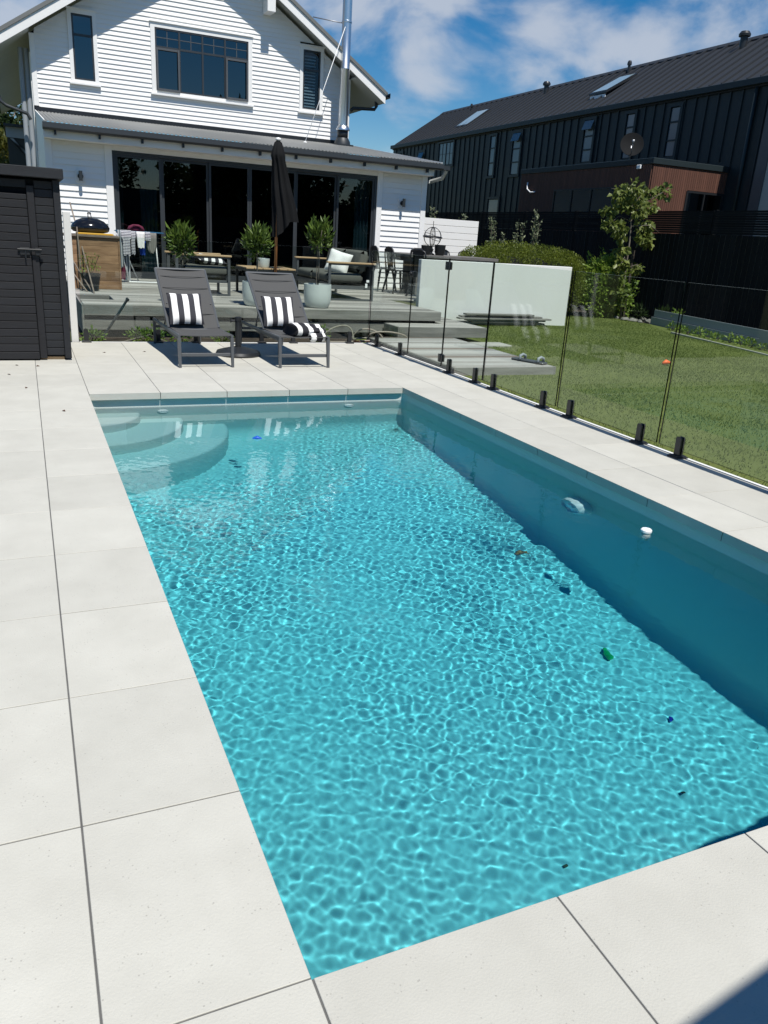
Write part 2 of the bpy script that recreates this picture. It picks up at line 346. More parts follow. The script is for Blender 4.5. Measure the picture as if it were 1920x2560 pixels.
def npmesh(name, v, f, mats, parent=None, smooth=False):
    me = bpy.data.meshes.new(name); k = f.shape[1]
    if parent is not None: v = v - np.array(OFF.get(parent.name, (0, 0, 0)))
    me.vertices.add(len(v)); me.vertices.foreach_set('co', v.astype(np.float32).ravel())
    me.loops.add(f.size); me.loops.foreach_set('vertex_index', f.astype(np.int32).ravel())
    me.polygons.add(len(f)); me.polygons.foreach_set('loop_start', np.arange(0, f.size, k, dtype=np.int32))
    me.update(calc_edges=True)
    if smooth: me.polygons.foreach_set('use_smooth', [True] * len(f))
    for m in (mats if isinstance(mats, (list, tuple)) else [mats]): me.materials.append(M[m] if isinstance(m, str) else m)
    o = bpy.data.objects.new(name, me); COL.objects.link(o)
    if parent: o.parent = parent; OFF[o.name] = OFF.get(parent.name, (0, 0, 0))
    return o
def leaves(name, pts, nor, size, mat_, parent=None, seed=1, aspect=.45, droop=0., up=.0, fold=.18):
    g = np.random.default_rng(seed); n = len(pts)
    d = nor + g.normal(0, .55, (n, 3)); d[:, 2] += up; d[:, 2] -= droop; d /= np.linalg.norm(d, axis=1)[:, None]   # leaf axis
    s_ = np.cross(d, g.normal(0, 1, (n, 3))); s_ /= np.linalg.norm(s_, axis=1)[:, None]
    u = np.cross(s_, d); L_ = size * g.uniform(.65, 1.25, (n, 1)); W = L_ * aspect
    a = pts; b = pts + d * L_ * .45 + s_ * W * .5 + u * L_ * fold; c = pts + d * L_; e = pts + d * L_ * .45 - s_ * W * .5 + u * L_ * fold
    v = np.stack([a, b, c, e], 1).reshape(-1, 3); i = np.arange(n) * 4
    f = np.concatenate([np.stack([i, i + 1, i + 2], 1), np.stack([i, i + 2, i + 3], 1)])
    return npmesh(name, v, f, mat_, parent)
def blob_pts(g, n, c, r, lump=.18, inner=.55, seed=0):
    d = g.normal(0, 1, (n, 3)); d /= np.linalg.norm(d, axis=1)[:, None]
    l = 1 + lump * (np.sin(d[:, 0] * 5 + seed) * np.sin(d[:, 1] * 6 + seed * 2) + .6 * np.sin(d[:, 2] * 9 + d[:, 0] * 7 + seed))
    k = (inner + (1 - inner) * g.random(n) ** .5) * l
    return np.array(c) + d * k[:, None] * np.array(r), d

# ------------------------------------------------------------------ ground, paving
def frame_sheet(name, x0, y0, x1, y1, hx0, hy0, hx1, hy1, z, m):
    b = MB(); xs = [x0, hx0, hx1, x1]; ys = [y0, hy0, hy1, y1]
    v = [(x, y, z) for y in ys for x in xs]; f = []
    for j in range(3):
        for i in range(3):
            if i == 1 and j == 1: continue
            f.append((j * 4 + i, j * 4 + i + 1, j * 4 + i + 5, j * 4 + i + 4))
    b.add(v, f); return struct(b.build(name, m))
frame_sheet('ground', -900, -900, 900, 900, -.3, -.3, 3.3, 6.3, -.09, 'ground')
pav = frame_sheet('paving', -6.4, -6, 4.0, 9.24, -.002, -.002, 3.002, 6.002, -.0035, 'grout')
OFF[pav.name] = (0, 0, 0)
G = .0024
tile_cache = {}
def tile(x0, y0, x1, y1, t=.0155, name='paving_tile', zt=0.):
    w_, h_ = round(x1 - x0, 3), round(y1 - y0, 3); key = (w_, h_, t)
    if key not in tile_cache:
        b = MB().box((-w_ / 2 + G, -h_ / 2 + G, -t), (w_ / 2 - G, h_ / 2 - G, 0), ch=.0012)
        o = b.build(name, 'paver', None); tile_cache[key] = o.data; bpy.data.objects.remove(o)
    o = bpy.data.objects.new(name, tile_cache[key]); COL.objects.link(o); o.parent = pav
    o.location = ((x0 + x1) / 2, (y0 + y1) / 2, zt + rnd.uniform(-.0006, .0006)); return o
colsL = [-.4, -1.0, -1.6, -2.2]
rows = [-1.2, -.6] + [round(.6 * i, 2) for i in range(11)] + [6.4, 7.0, 7.6, 8.2, 8.8, 9.2]
for a, b_ in zip(rows[:-1], rows[1:]):
    if a == 6.0 or a == 5.4: continue
    for i in range(3): tile(colsL[i + 1], a, colsL[i], b_)
for i in range(3): tile(colsL[i + 1], 5.4, colsL[i], 6.4)
tile(-.4, 5.4, 0.0, 6.4, .058, 'coping_tile')
for a, b_ in zip(rows[:-1], rows[1:]):
    if a in (5.4, 6.0): continue
    cp = 0 <= a < 5.4
    tile(-.4, a, 0.0, b_, .058 if cp else .0155, 'coping_tile' if cp else 'paving_tile')
for i in range(5):
    tile(.6 * i, 6.0, .6 * i + .6, 6.4, .058, 'coping_tile'); tile(.6 * i, -.6, .6 * i + .6, 0, .058, 'coping_tile')
    for a, b_ in zip(rows[13:-1], rows[14:]): tile(.6 * i, a, .6 * i + .6, b_)
for a, b_ in zip(rows[:-1], rows[1:]):
    cp = 0 <= a < 6
    tile(3.0, a, 3.4, b_, .058 if cp else .0155, 'coping_tile' if cp else 'paving_tile'); tile(3.4, a, 3.97, b_)
bk = MB().box((-6.4, -6, -.02), (3.97, -1.206, -.001)); struct(bk.build('rear_patio', 'paver'))
b = MB(); b.box((3.985, -1.2, -.05), (4.015, 9.25, .003)); b.box((.12, 9.215, -.05), (3.983, 9.245, .003)); struct(b.build('edging_strip', 'render_white'))

# ------------------------------------------------------------------ pool
def zf(y): return -1.2 - .5 * min(max((6.04 - y) / 3.6, 0), 1)
shell = bpy.data.objects.new('swimming_pool', None); COL.objects.link(shell); shell['kind'] = 'structure'; OFF[shell.name] = (0, 0, 0)
per = []; x0, x1, y0, y1, rc = -.04, 3.04, -.04, 6.04, .10
def arc(cx, cy_, a0, n=6): return [(cx + rc * math.cos(a0 + math.pi / 2 * i / n), cy_ + rc * math.sin(a0 + math.pi / 2 * i / n), math.cos(a0 + math.pi / 2 * i / n), math.sin(a0 + math.pi / 2 * i / n)) for i in range(n + 1)]
per += [(x0 + rc + (x1 - x0 - 2 * rc) * i / 12, y0, 0, -1) for i in range(1, 12)]
per = arc(x0 + rc, y0 + rc, math.pi) + per + arc(x1 - rc, y0 + rc, -math.pi / 2)
per += [(x1, y0 + rc + (y1 - y0 - 2 * rc) * i / 30, 1, 0) for i in range(1, 30)]
per += arc(x1 - rc, y1 - rc, 0) + [(x1 - rc - (x1 - x0 - 2 * rc) * i / 12, y1, 0, 1) for i in range(1, 12)]
per += arc(x0 + rc, y1 - rc, math.pi / 2) + [(x0, y1 - rc - (y1 - y0 - 2 * rc) * i / 30, -1, 0) for i in range(1, 30)]
rings = []; CR = .22
prof = [(0, None, -.017), (0, None, -.2), (0, None, -.5), (0, None, -.9)]
for p in prof: rings.append([(x, y, p[2]) for x, y, nx_, ny_ in per])
for k in range(0, 9):
    a = math.pi / 2 * k / 8; ins = CR * (1 - math.cos(a)); up = CR * (1 - math.sin(a))
    rings.append([(x - nx_ * ins, y - ny_ * ins, zf(y - ny_ * ins) + up) for x, y, nx_, ny_ in per])
b = MB(); n_ = len(per)
for i, r in enumerate(rings): b.v += r
for i in range(len(rings) - 1):
    for j in range(n_): b.f.append((i * n_ + j, (i + 1) * n_ + j, (i + 1) * n_ + (j + 1) % n_, i * n_ + (j + 1) % n_)); b.m.append(0)
caust(b.build('pool_wall', 'plaster', shell, smooth=True))
X, Y = np.meshgrid(np.linspace(.1, 2.9, 12), np.linspace(.1, 5.9, 60)); Z = np.vectorize(zf)(Y) - .0015
v, f = grid_obj(X, Y, Z); caust(npmesh('pool_floor', v, f, 'plaster', shell, True))
for r, zt in ((.47, -.34), (.84, -.58), (1.24, -.84)):
    b = MB(); pf = [(r, -1.5), (r, zt - .03), (r - .008, zt - .012), (r - .03, zt), (.0, zt)]; na = 28; v = []; f = []
    for pr_, pz in pf:
        for j in range(na + 1):
            a = -math.pi / 2 + math.pi / 2 * j / na; v.append((-.05 + pr_ * math.cos(a), 6.05 + pr_ * math.sin(a), pz))
    for i in range(len(pf) - 1):
        for j in range(na): f.append((i * (na + 1) + j, i * (na + 1) + j + 1, (i + 1) * (na + 1) + j + 1, (i + 1) * (na + 1) + j))
    b.add(v, f); caust(b.build('pool_step', 'plaster', shell, smooth=True, auto=SM))
# water: a rippled refracting surface, and the body of water that absorbs red light
nx, ny = 560, 1100
g = np.random.default_rng(11)
WK = (.50, 1.0, .16, .44)
X, Y = np.meshgrid(np.linspace(-.045, 3.045, nx), np.linspace(-.045, 6.045, ny)); Z = np.zeros_like(X)
def waves(n, l0, l1, bias=None):                    # a sum of waves scaled to unit rms curvature
    z = np.zeros_like(X)
    for i in range(n):
        lam = math.exp(g.uniform(math.log(l0), math.log(l1))); k = 2 * math.pi / lam
        t = g.uniform(0, 2 * math.pi) if bias is None else g.normal(bias, .45)
        z += np.sin(k * (X * math.cos(t) + Y * math.sin(t)) + g.uniform(0, 6.28)) / k ** 2
    return z / math.sqrt(n / 2)
sg = lambda q: 1 / (1 + np.exp(-q))
near = sg((Y - 1.3 - .5 * np.sin(X * 2.1 + .6)) / .35); stepz = sg(-(np.hypot(X, 6.04 - Y) - 1.75) / .15); farz = sg((Y - 5.45) / .15)
patch = .80 + .22 * np.sin(X * 1.7 + Y * .9 + .5) * np.sin(Y * 1.3 - X * .8) + .14 * np.sin(X * 3.1 - Y * 2.3) + .14 * np.sin(X * 6.3 + Y * 4.1 + 2 * np.sin(Y * 1.9))
calm = (1 - .85 * stepz) * (1 - .7 * farz)
Z = (.80 * waves(130, .026, .050) + .60 * waves(70, .045, .085)) * (WK[0] + WK[1] * near) * patch * calm + waves(30, .09, .2) * WK[2] * calm + waves(26, .042, .085, 1.2) * WK[3] * (1 - .6 * near) * calm
Z += -.135
v, f = grid_obj(X, Y, Z)
wmt = bpy.data.materials.new('water_surface'); wmt.use_nodes = True; t_ = wmt.node_tree; t_.nodes.remove(t_.nodes['Principled BSDF'])
gl = t_.nodes.new('ShaderNodeBsdfGlass'); gl.inputs['IOR'].default_value = 1.33; gl.inputs['Roughness'].default_value = 0
t_.links.new(gl.outputs[0], t_.nodes['Material Output'].inputs[0])
wo = npmesh('water', v, f, wmt, None, True); struct(wo); wo.cycles.is_caustics_caster = True
vmt = bpy.data.materials.new('water_absorption'); vmt.use_nodes = True; t_ = vmt.node_tree; t_.nodes.remove(t_.nodes['Principled BSDF'])
va = t_.nodes.new('ShaderNodeVolumeAbsorption'); va.inputs[0].default_value = (.0, .875, .965, 1); va.inputs[1].default_value = .98
t_.links.new(va.outputs[0], t_.nodes['Material Output'].inputs[1])
wb = MB().box((-.06, -.06, -2.2), (3.06, 6.06, -.122)).build('water_body', vmt); struct(wb)

# pool fittings and toys
def disc_fit(name, c, ax, r, label, cat, group=None):
    k_ = 3.2 if r > .1 else 1
    prof = [(0, .03 * k_), (r * .25, .03 * k_), (r * .28, .026 * k_), (r * .7, .022 * k_), (r * .74, .03 * k_), (r * .92, .022 * k_), (r, .008), (r, -.01)]
    b = MB(); b.lathe([(p, z) for p, z in prof][::-1], n=28)
    R_ = Matrix.Rotation(math.radians(90), 3, 'X') if ax == 'y' else Matrix.Rotation(math.radians(-90), 3, 'Y')
    b.v = [tuple(R_ @ Vector(p) + Vector(c)) for p in b.v]
    return caust(single(b, name, 'pvc', label, cat, c, group, True, SM))
disc_fit('pool_inlet', (.62, 6.035, -.30), 'y', .05, 'white round return inlet on the end wall beside the curved steps', 'pool inlet', 'return inlets on the end wall')
disc_fit('pool_inlet', (2.43, 6.035, -.30), 'y', .05, 'white round return inlet on the end wall near the right corner', 'pool inlet', 'return inlets on the end wall')
disc_fit('pool_light', (3.035, 3.06, -.56), 'x', .135, 'large round white underwater light on the right pool wall', 'pool light')
t = thing('floating_thermometer', 'white capped floating thermometer by the right pool wall', 'thermometer', (2.83, 2.19, -.13))
b = MB(); b.lathe([(.020, -.03), (.022, -.010), (.033, -.008), (.033, .004), (.027, .010), (.0, .011)], (2.83, 2.19, -.12), 20); caust(b.build('cap', 'pvc', t, True, auto=SM))
b = MB(); b.lathe([(.0, -.16), (.014, -.15), (.016, -.09), (.026, -.07), (.027, -.028)], (2.83, 2.19, -.12), 16); caust(b.build('stem', 'pot_white', t, True))
def toy(name, pts, r, m, label):
    b = MB(); b.tube(pts, r, 10); return caust(single(b, name, m, label, 'pool toy', pts[0], None, True, SM))
toy('dive_toy', [(2.57, 2.03, -1.675), (2.58, 2.05, -1.665), (2.585, 2.075, -1.665), (2.59, 2.10, -1.655), (2.605, 2.115, -1.655)], [.010, .026, .018, .012, .016], 'green_toy', 'green dive toy lying on the pool floor near the right side')
toy('dive_toy', [(2.67, 3.24, -1.56), (2.72, 3.26, -1.54), (2.78, 3.25, -1.56)], [.012, .03, .01], 'orange', 'orange dive toy on the pool floor by the shaded wall')
toy('dive_toy', [(2.53, 1.47, -1.68), (2.55, 1.485, -1.67), (2.57, 1.49, -1.68)], [.006, .018, .003], 'purple_toy', 'small purple dive toy on the pool floor, nearest the camera')
toy('pool_toy', [(1.12, 4.78, -.14), (1.155, 4.77, -.132), (1.19, 4.76, -.14)], [.008, .02, .01], 'blue_toy', 'small blue toy floating near the curved steps')
for k, (x, y, z) in enumerate([(2.24, 1.06, -1.68), (1.5, .95, -1.69), (2.9, .9, -1.67)]):
    caust(single(MB().box((x - .011, y - .007, z), (x + .011, y + .007, z + .005), ch=.002), 'sunken_leaf', 'dry_leaf', ['dark leaf sunk on the pool floor towards the right', 'dark speck of leaf sunk in the near middle of the pool', 'dark leaf sunk by the near right pool wall'][k], 'leaf', (x, y, z), 'leaves sunk in the pool'))
LV = [(-.62, 6.98, 'left of the shed door'), (-.555, 7.5, 'close to the shed'), (-.50, 6.3, 'on the second paving column'), (-.245, 5.36, 'beside the far left pool corner'), (-.40, 7.45, 'under the shed door'), (.35, 8.35, 'between the shed and the left lounger'), (.80, 8.42, 'left of the left lounger feet')]
for k, (x, y, s_) in enumerate(LV):
    a = rnd.uniform(0, 6); r = .022; b = MB()
    b.add([(x, y, .002), (x + r * math.cos(a), y + r * math.sin(a), .008), (x + 1.9 * r * math.cos(a + .3), y + 1.9 * r * math.sin(a + .3), .003), (x + r * math.cos(a + .9), y + r * math.sin(a + .9), .012)], [(0, 1, 2), (0, 2, 3)])
    single(b, 'fallen_leaf', 'dry_leaf', 'small dry brown leaf on the paving ' + s_, 'leaf', (x, y, 0), 'dry leaves on the paving')

# ------------------------------------------------------------------ lawn and garden ground
X, Y = np.meshgrid(np.linspace(4.016, 12.2, 60), np.linspace(-2, 15.2, 110)); Z = -.035 + .012 * np.sin(X * 1.3) * np.sin(Y * .9)
v, f = grid_obj(X, Y, Z); o = npmesh('lawn', v, f, 'lawn', None, True); struct(o)
g = np.random.default_rng(5)
def edge_x(y): return np.interp(y, [2, 8.15, 9.93, 11.1, 12.9, 14.1, 15.2], [10.0, 10.6, 11.03, 11.3, 12.2, 12.1, 11.7])
n = 230000
x = g.uniform(4.03, 12.2, n); y = g.uniform(1.5, 15.0, n)
keep = (x < edge_x(y)) & ~((x > 3.9) & (x < 5.47) & (y > 6.75) & (y < 9.6)) & ~((x < 6.15) & (y > 9.3)) & ~((y > 12.0) & (x < 9.5))
keep &= g.random(n) < (.35 + .65 * (.5 + .5 * np.sin(x * 2.1 + np.sin(y * 1.7) * 2) * np.sin(y * 1.9 + np.cos(x) * 1.5)))
x = x[keep]; y = y[keep]; n = len(x)
h = g.uniform(.012, .028, n); a = g.uniform(0, 6.283, n); wd = g.uniform(.003, .0055, n); ln = g.normal(0, .012, (n, 2)); zb = -.035 + .012 * np.sin(x * 1.3) * np.sin(y * .9)
p0 = np.stack([x - wd * np.cos(a), y - wd * np.sin(a), zb], 1); p1 = np.stack([x + wd * np.cos(a), y + wd * np.sin(a), zb], 1); p2 = np.stack([x + ln[:, 0], y + ln[:, 1], zb + h], 1)
v = np.stack([p0, p1, p2], 1).reshape(-1, 3); f = np.arange(3 * n).reshape(-1, 3)
o = npmesh('grass', v, f, 'grass'); o['kind'] = 'stuff'; tag(o, 'short mown green lawn grass behind the glass pool fence', 'grass')
b = MB().box((.1, 9.245, -.075), (4.6, 15.5, -.05)); b.box((10.2, 2, -.088), (13.2, 24, -.06)); struct(b.build('garden_soil', 'soil'))
pts = [(edge_x(yy), yy) for yy in (2, 5, 8.15, 9.93, 11.1)]
for (xa, ya), (xb, yb) in zip(pts[:-1], pts[1:]):
    b = MB().prism([(xa, ya), (xa + .05, ya), (xb + .05, yb), (xb, yb)], 2, -.06, -.005); o = struct(b.build('garden_edging', 'concrete'))

# ------------------------------------------------------------------ white house
YL, YU, ZD = 15.5, 20.5, .38
H = thing('white_house', 'white weatherboard gable house with black windows and lean-to roof behind the deck', 'house', (3.95, 15.5, 0))
CX = 3.95; SL = .659
def rake(x): return 4.90 + SL * (x + .52) if x < CX else 4.90 + SL * (2 * CX - x + .52)
def board(x0, x1, z, p, Y, name='weatherboard', x0t=None, x1t=None, lip=.022):
    yb, yt = Y - .030, Y - .030 + lip; x0t = x0 if x0t is None else x0t; x1t = x1 if x1t is None else x1t
    v = [(x0, Y, z), (x1, Y, z), (x1, yb, z), (x0, yb, z), (x0t, Y, z + p), (x1t, Y, z + p), (x1t, yt, z + p), (x0t, yt, z + p)]
    return MB().add(v, [(0, 1, 2, 3), (4, 7, 6, 5), (3, 2, 6, 7), (0, 4, 5, 1), (0, 3, 7, 4), (1, 5, 6, 2)]).build(name, 'paint_white', H)
# lower storey: two piers beside the doors
ZT = 2.74; DX0, DX1, DZ1 = 1.23, 6.62, 2.655
z = .49 - .109 * 2
while z < ZT:
    p = min(.109, ZT - z)
    if z > .2:
        board(.20, 1.10, z, p, YL); board(6.74, 7.68, z, p, YL)
    z += .109
for x0_, x1_ in ((.08, .20), (7.68, 7.80), (1.10, DX0), (DX1, 6.74)):
    MB().box((x0_, YL - .045, .10), (x1_, YL + .05, ZT), ch=.003).build('corner_board' if x0_ in (.08, 7.68) else 'door_casing', 'paint_white', H)
MB().box((.07, 15.15, 2.742), (7.79, 15.18, 2.92)).build('fascia', 'paint_white', H)
MB().box((.08, 15.182, 2.741), (7.80, 15.52, 2.75)).build('soffit', 'paint_white', H)
MB().box((DX0 + .002, YL - .03, DZ1 + .003), (DX1 - .002, YL + .03, 2.739)).build('door_head', 'paint_white', H)
# gutter, brackets, downpipes
b = MB(); b.prism([(15.00, 2.975), (14.995, 2.89), (15.03, 2.862), (15.142, 2.862), (15.147, 2.94), (15.135, 2.94), (15.13, 2.875), (15.035, 2.875), (15.008, 2.896), (15.012, 2.975)], 0, .06, 7.94); b.build('gutter', 'gutter', H)
for x in (.26, 1.0, 1.74, 2.475, 3.21, 3.95, 4.68, 5.41, 6.15, 6.87, 7.60):
    MB().box((x - .018, 15.06, 2.79), (x + .018, 15.146, 2.861)).build('gutter_bracket', 'gutter', H)
# lean-to corrugated roof
nc = 104; xs = []
for i in range(nc * 6 + 1): xs.append((.08 + 7.84 * i / (nc * 6), .009 * math.cos(2 * math.pi * i / 6)))
b = MB(); v = []
def rz_(y): return 2.98 + (y - 15.03) * (3.70 - 2.98) / (YU - 15.03)
for y in (15.03, YU - .01):
    for x, c in xs:
        v.append((min(x, 7.92), y, rz_(y) + .012 + c))
for y in (15.03, YU - .01):
    for x, c in xs: v.append((x, y, rz_(y) + c + .004))
k = len(xs); f = [(i, i + 1, k + i + 1, k + i) for i in range(k - 1)]
f += [(i, 2 * k + i, 2 * k + i + 1, i + 1) for i in range(k - 1)]
b.add(v, f); b.build('lean_to_roof', 'iron', H, smooth=True, auto=SM)
for x in (.10, 7.90):
    MB().prism([(15.04, rz_(15.04) + .03), (YU, rz_(YU) + .03), (YU, rz_(YU) - .13), (15.04, rz_(15.04) - .10)], 0, x - .02 if x < 1 else x - .0, x - .0 if x < 1 else x + .02).build('barge_flashing', 'paint_white', H)
MB().box((.10, YU - .05, 3.70), (7.84, YU - .002, 3.80)).build('roof_flashing', 'black_metal', H)
# side walls of the lean-to and the upper storey
for x in (.10, 7.78):
    z = .3; 
    while z < 2.7: MB().box((x - .02, YL + .06, z), (x + .0, YU - .01, z + .145)).build('side_board', 'paint_white', H) if x < 1 else None; z += .15
    if x > 1: MB().box((x - .02, YL + .06, .1), (x, YU - .01, 2.9)).build('side_wall', 'paint_white', H)
b = MB().prism([(YL + .05, 2.7), (YU - .01, 2.7), (YU - .01, 3.66), (YL + .05, 3.0)], 0, .085, .10); b.build('side_gable', 'paint_white', H)
# upper storey boards, broken by three windows
WIN = [(.91, 1.53, 4.40, 5.88), (2.73, 5.18, 4.39, 5.88), (6.42, 7.055, 4.40, 5.90)]
p = .099; z = 3.80; top = 7.9
while z < top - p:
    lo = .19 if rake(.19) > z + p else CX - (7.855 - z - p) / SL * 1.0
    hi = 2 * CX - lo
    lo_b = .19 if rake(.19) > z else max(.19, CX - (7.855 - z) / SL)
    if hi - lo > .1:
        cuts = sorted([(a - .0, b2) for a, b2, c, d in WIN if z + p > c + .02 and z < d - .02])
        segs = []; cur = lo_b; curt = lo
        for a, b2 in cuts: segs.append((cur, a, curt, a)); cur = b2; curt = b2
        segs.append((cur, 2 * CX - lo_b, curt, hi))
        for a, b2, at, bt in segs:
            if b2 - a > .02: board(a, b2, z, p, YU, x0t=at, x1t=min(bt, 2 * CX - lo))
    z += p
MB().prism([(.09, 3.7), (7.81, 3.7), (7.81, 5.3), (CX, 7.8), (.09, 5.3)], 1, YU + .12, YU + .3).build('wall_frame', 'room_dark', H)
for x0_, x1_ in ((.08, .19), (7.71, 7.82)):
    MB().box((x0_, YU - .045, 3.815), (x1_, YU + .08, 5.28), ch=.003).build('corner_board', 'paint_white', H)
for x in (.07, 7.83): MB().box((x - .012, YU + .03, 2.4), (x + .012, 32, 4.9)).build('side_wall', 'paint_white', H)
def window(x0, x1, z0, z1, Y, cas, cols, splits, muntins=False, blind=False, sash=()):
    b = MB(); yf = Y - .055
    b.box((x0, yf, z0), (x0 + cas, Y + .02, z1)); b.box((x1 - cas, yf, z0), (x1, Y + .02, z1)); b.box((x0 + cas, yf, z1 - cas), (x1 - cas, Y + .02, z1)); b.box((x0 + cas, yf, z0), (x1 - cas, Y + .02, z0 + .06))
    wn_ = b.build('window', 'paint_white', H)
    MB().box((x0 - .03, yf - .045, z0 - .045), (x1 + .03, Y - .0, z0 - .002), ch=.004).build('sill', 'paint_white', wn_)
    MB().box((x0 - .02, yf - .03, z1 + .002), (x1 + .02, Y - .0, z1 + .028), ch=.003).build('head_flashing', 'paint_white', wn_)
    fx0, fx1, fz0, fz1 = x0 + cas + .002, x1 - cas - .002, z0 + .062, z1 - cas - .002; fw = .035
    b = MB(); yb = Y - .045
    b.box((fx0, yb, fz0), (fx0 + fw, Y + .03, fz1)); b.box((fx1 - fw, yb, fz0), (fx1, Y + .03, fz1)); b.box((fx0 + fw, yb, fz0), (fx1 - fw, Y + .03, fz0 + fw)); b.box((fx0 + fw, yb, fz1 - fw), (fx1 - fw, Y + .03, fz1))
    edges = [fx0] + cols + [fx1]
    for c in cols: b.box((c - .02, yb + .002, fz0 + fw), (c + .02, Y + .03, fz1 - fw))
    for s in splits:
        for a, c in zip(edges[:-1], edges[1:]): b.box((a + .022, yb + .004, s - .022), (c - .022, Y + .03, s + .022))
    b.build('frame', 'alu_dark', wn_)
    zs = [fz0] + splits + [fz1]
    for i, (a, c) in enumerate(zip(edges[:-1], edges[1:])):
        for j, (za, zb_) in enumerate(zip(zs[:-1], zs[1:])):
            out = (i, j) in sash
            if out:
                bb = MB(); th = .10
                bb.box((a + .012, yb - .05, za + .0), (a + .052, yb - .004, zb_ - .02)); bb.box((c - .052, yb - .05, za), (c - .012, yb - .004, zb_ - .02)); bb.box((a + .052, yb - .05, za), (c - .052, yb - .004, za + .045)); bb.box((a + .052, yb - .03, zb_ - .065), (c - .052, yb - .004, zb_ - .02))
                bb.build('sash', 'alu_grey', wn_)
            MB().box((a + .02, Y - .02, za + .02), (c - .02, Y - .012, zb_ - .02)).build('pane', 'window_clear' if blind else 'window_blue', wn_)
            if muntins and j == len(zs) - 2:
                mbb = MB(); xm = (a + c) / 2; zm = (za + zb_) / 2
                mbb.box((xm - .008, Y - .03, za + .022), (xm + .008, Y - .021, zb_ - .022)); mbb.box((a + .022, Y - .034, zm - .008), (c - .022, Y - .0305, zm + .008)); mbb.build('muntin', 'alu_grey', wn_)
    if blind:
        z_ = fz0 + .06
        while z_ < fz1 - .12:
            MB().box((fx0 + .05, Y + .05, z_), (fx1 - .10, Y + .075, z_ + .028)).build('blind_slat', 'paint_white', wn_); z_ += .072
    return wn_
window(*WIN[0], YU, .085, [], [5.38])
window(*WIN[1], YU, .10, [3.40, 3.95, 4.50], [5.38], True, False, ((0, 0), (3, 0)))
window(*WIN[2], YU, .085, [], [5.37], False, True)
# gable roof with bargeboards
YR = 20.02
def barge(side):
    xe = -.74; pts = [(xe, rake(xe) + 0), (CX, rake(CX)), (CX, rake(CX) + .21), (xe, rake(xe) + .21)]
    if side: pts = [(2 * CX - x, z) for x, z in pts][::-1]
    return pts
for s_ in (0, 1):
    MB().prism(barge(s_), 1, YR - .03, YR).build('bargeboard', 'paint_white', H)
    up = [(x, z + (.212 if i < 2 else .05)) for i, (x, z) in enumerate(barge(s_))] if not s_ else None
    q = [(-.76, rake(-.76) + .212), (CX, rake(CX) + .212), (CX, rake(CX) + .30), (-.80, rake(-.80) + .30)]
    q2 = [(-.74, rake(-.74) + .12), (CX, rake(CX) + .12), (CX, rake(CX) + .208), (-.74, rake(-.74) + .208)]
    if s_: q = [(2 * CX - x, z) for x, z in q][::-1]; q2 = [(2 * CX - x, z) for x, z in q2][::-1]
    MB().prism(q, 1, YR - .06, 33).build('gable_roof', 'iron', H)
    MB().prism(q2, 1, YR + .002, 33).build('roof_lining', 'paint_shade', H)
    sx = -.74 if not s_ else 2 * CX + .74; wx = .08 if not s_ else 7.82
    zs_ = rake(-.74) + .02
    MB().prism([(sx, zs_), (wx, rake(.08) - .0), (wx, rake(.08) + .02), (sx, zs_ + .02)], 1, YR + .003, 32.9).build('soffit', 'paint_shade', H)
    gx = sx - .07 if not s_ else sx + .07
    MB().prism([(gx - .055, zs_ + .24), (gx - .055, zs_ + .14), (gx - .03, zs_ + .12), (gx + .055, zs_ + .12), (gx + .055, zs_ + .24), (gx + .045, zs_ + .24), (gx + .045, zs_ + .135), (gx - .045, zs_ + .135), (gx - .045, zs_ + .24)], 1, YR - .06, 33).build('gutter', 'gutter', H)
MB().prism([(5.44, 6.42), (5.64, 6.42), (5.64, 6.80), (5.44, 6.92)], 1, YR + .002, YU - .03).build('gable_bracket', 'paint_white', H)
b = MB(); b.tube([(-.68, 20.42, 4.85), (-.68, 20.42, 4.1), (-.62, 20.42, 3.82), (-.5, 20.42, 3.74), (-.08, 20.42, 3.62), (-.02, 20.42, 3.5)], .038, 12); b.build('downpipe', 'gutter', H, True, auto=SM)
for x in (-.14, -.02): MB().tube([(x + .02, 20.75, 5.0), (x, 20.75, 2.0), (x, 20.75, .2)], .055, 12).build('downpipe', 'primed', H, True, auto=SM)
b = MB(); b.tube([(8.55, 20.42, 4.90), (8.57, 20.42, 4.74), (8.52, 20.42, 4.66), (7.9, 20.42, 4.62), (7.84, 20.42, 4.55)], .042, 12); b.build('downpipe', 'gutter', H, True, auto=SM)
b = MB(); b.tube([(8.05, 15.07, 2.88), (8.05, 15.25, 2.72), (7.95, 15.6, 2.66), (7.83, 15.62, 2.60), (7.83, 15.62, .3)], .04, 12); b.build('downpipe', 'paint_shade', H, True, auto=SM)
MB().box((7.93, 15.01, 2.87), (8.10, 15.12, 2.95)).build('gutter_end', 'gutter', H)
# flue
fl = MB(); fx, fy = 7.47, 19.98
fl.lathe([(.145, 3.62), (.215, 3.64), (.20, 3.74), (.15, 3.82)], (fx, fy, 0), 24); fl.box((fx - .23, fy - .22, 3.60), (fx + .23, fy + .2, 3.66))
fo = fl.build('flue', 'gutter', H, True, auto=SM)
MB().lathe([(.14, 3.82), (.14, 4.0)], (fx, fy, 0), 24).build('flue_boot', 'black_metal', fo, True)
MB().lathe([(.18, 4.0), (.18, 4.03), (.14, 4.10), (.118, 4.12), (.118, 5.4), (.125, 5.41), (.125, 5.43), (.118, 5.44), (.118, 6.44), (.128, 6.45), (.128, 6.48), (.118, 6.49), (.118, 8.2)], (fx, fy, 0), 28).build('flue_pipe', 'steel', fo, True, auto=SM)
MB().tube([(7.44, 19.92, 6.42), (6.13, 19.0, 3.53)], .008, 8).build('flue_stay', 'pvc', fo, True)
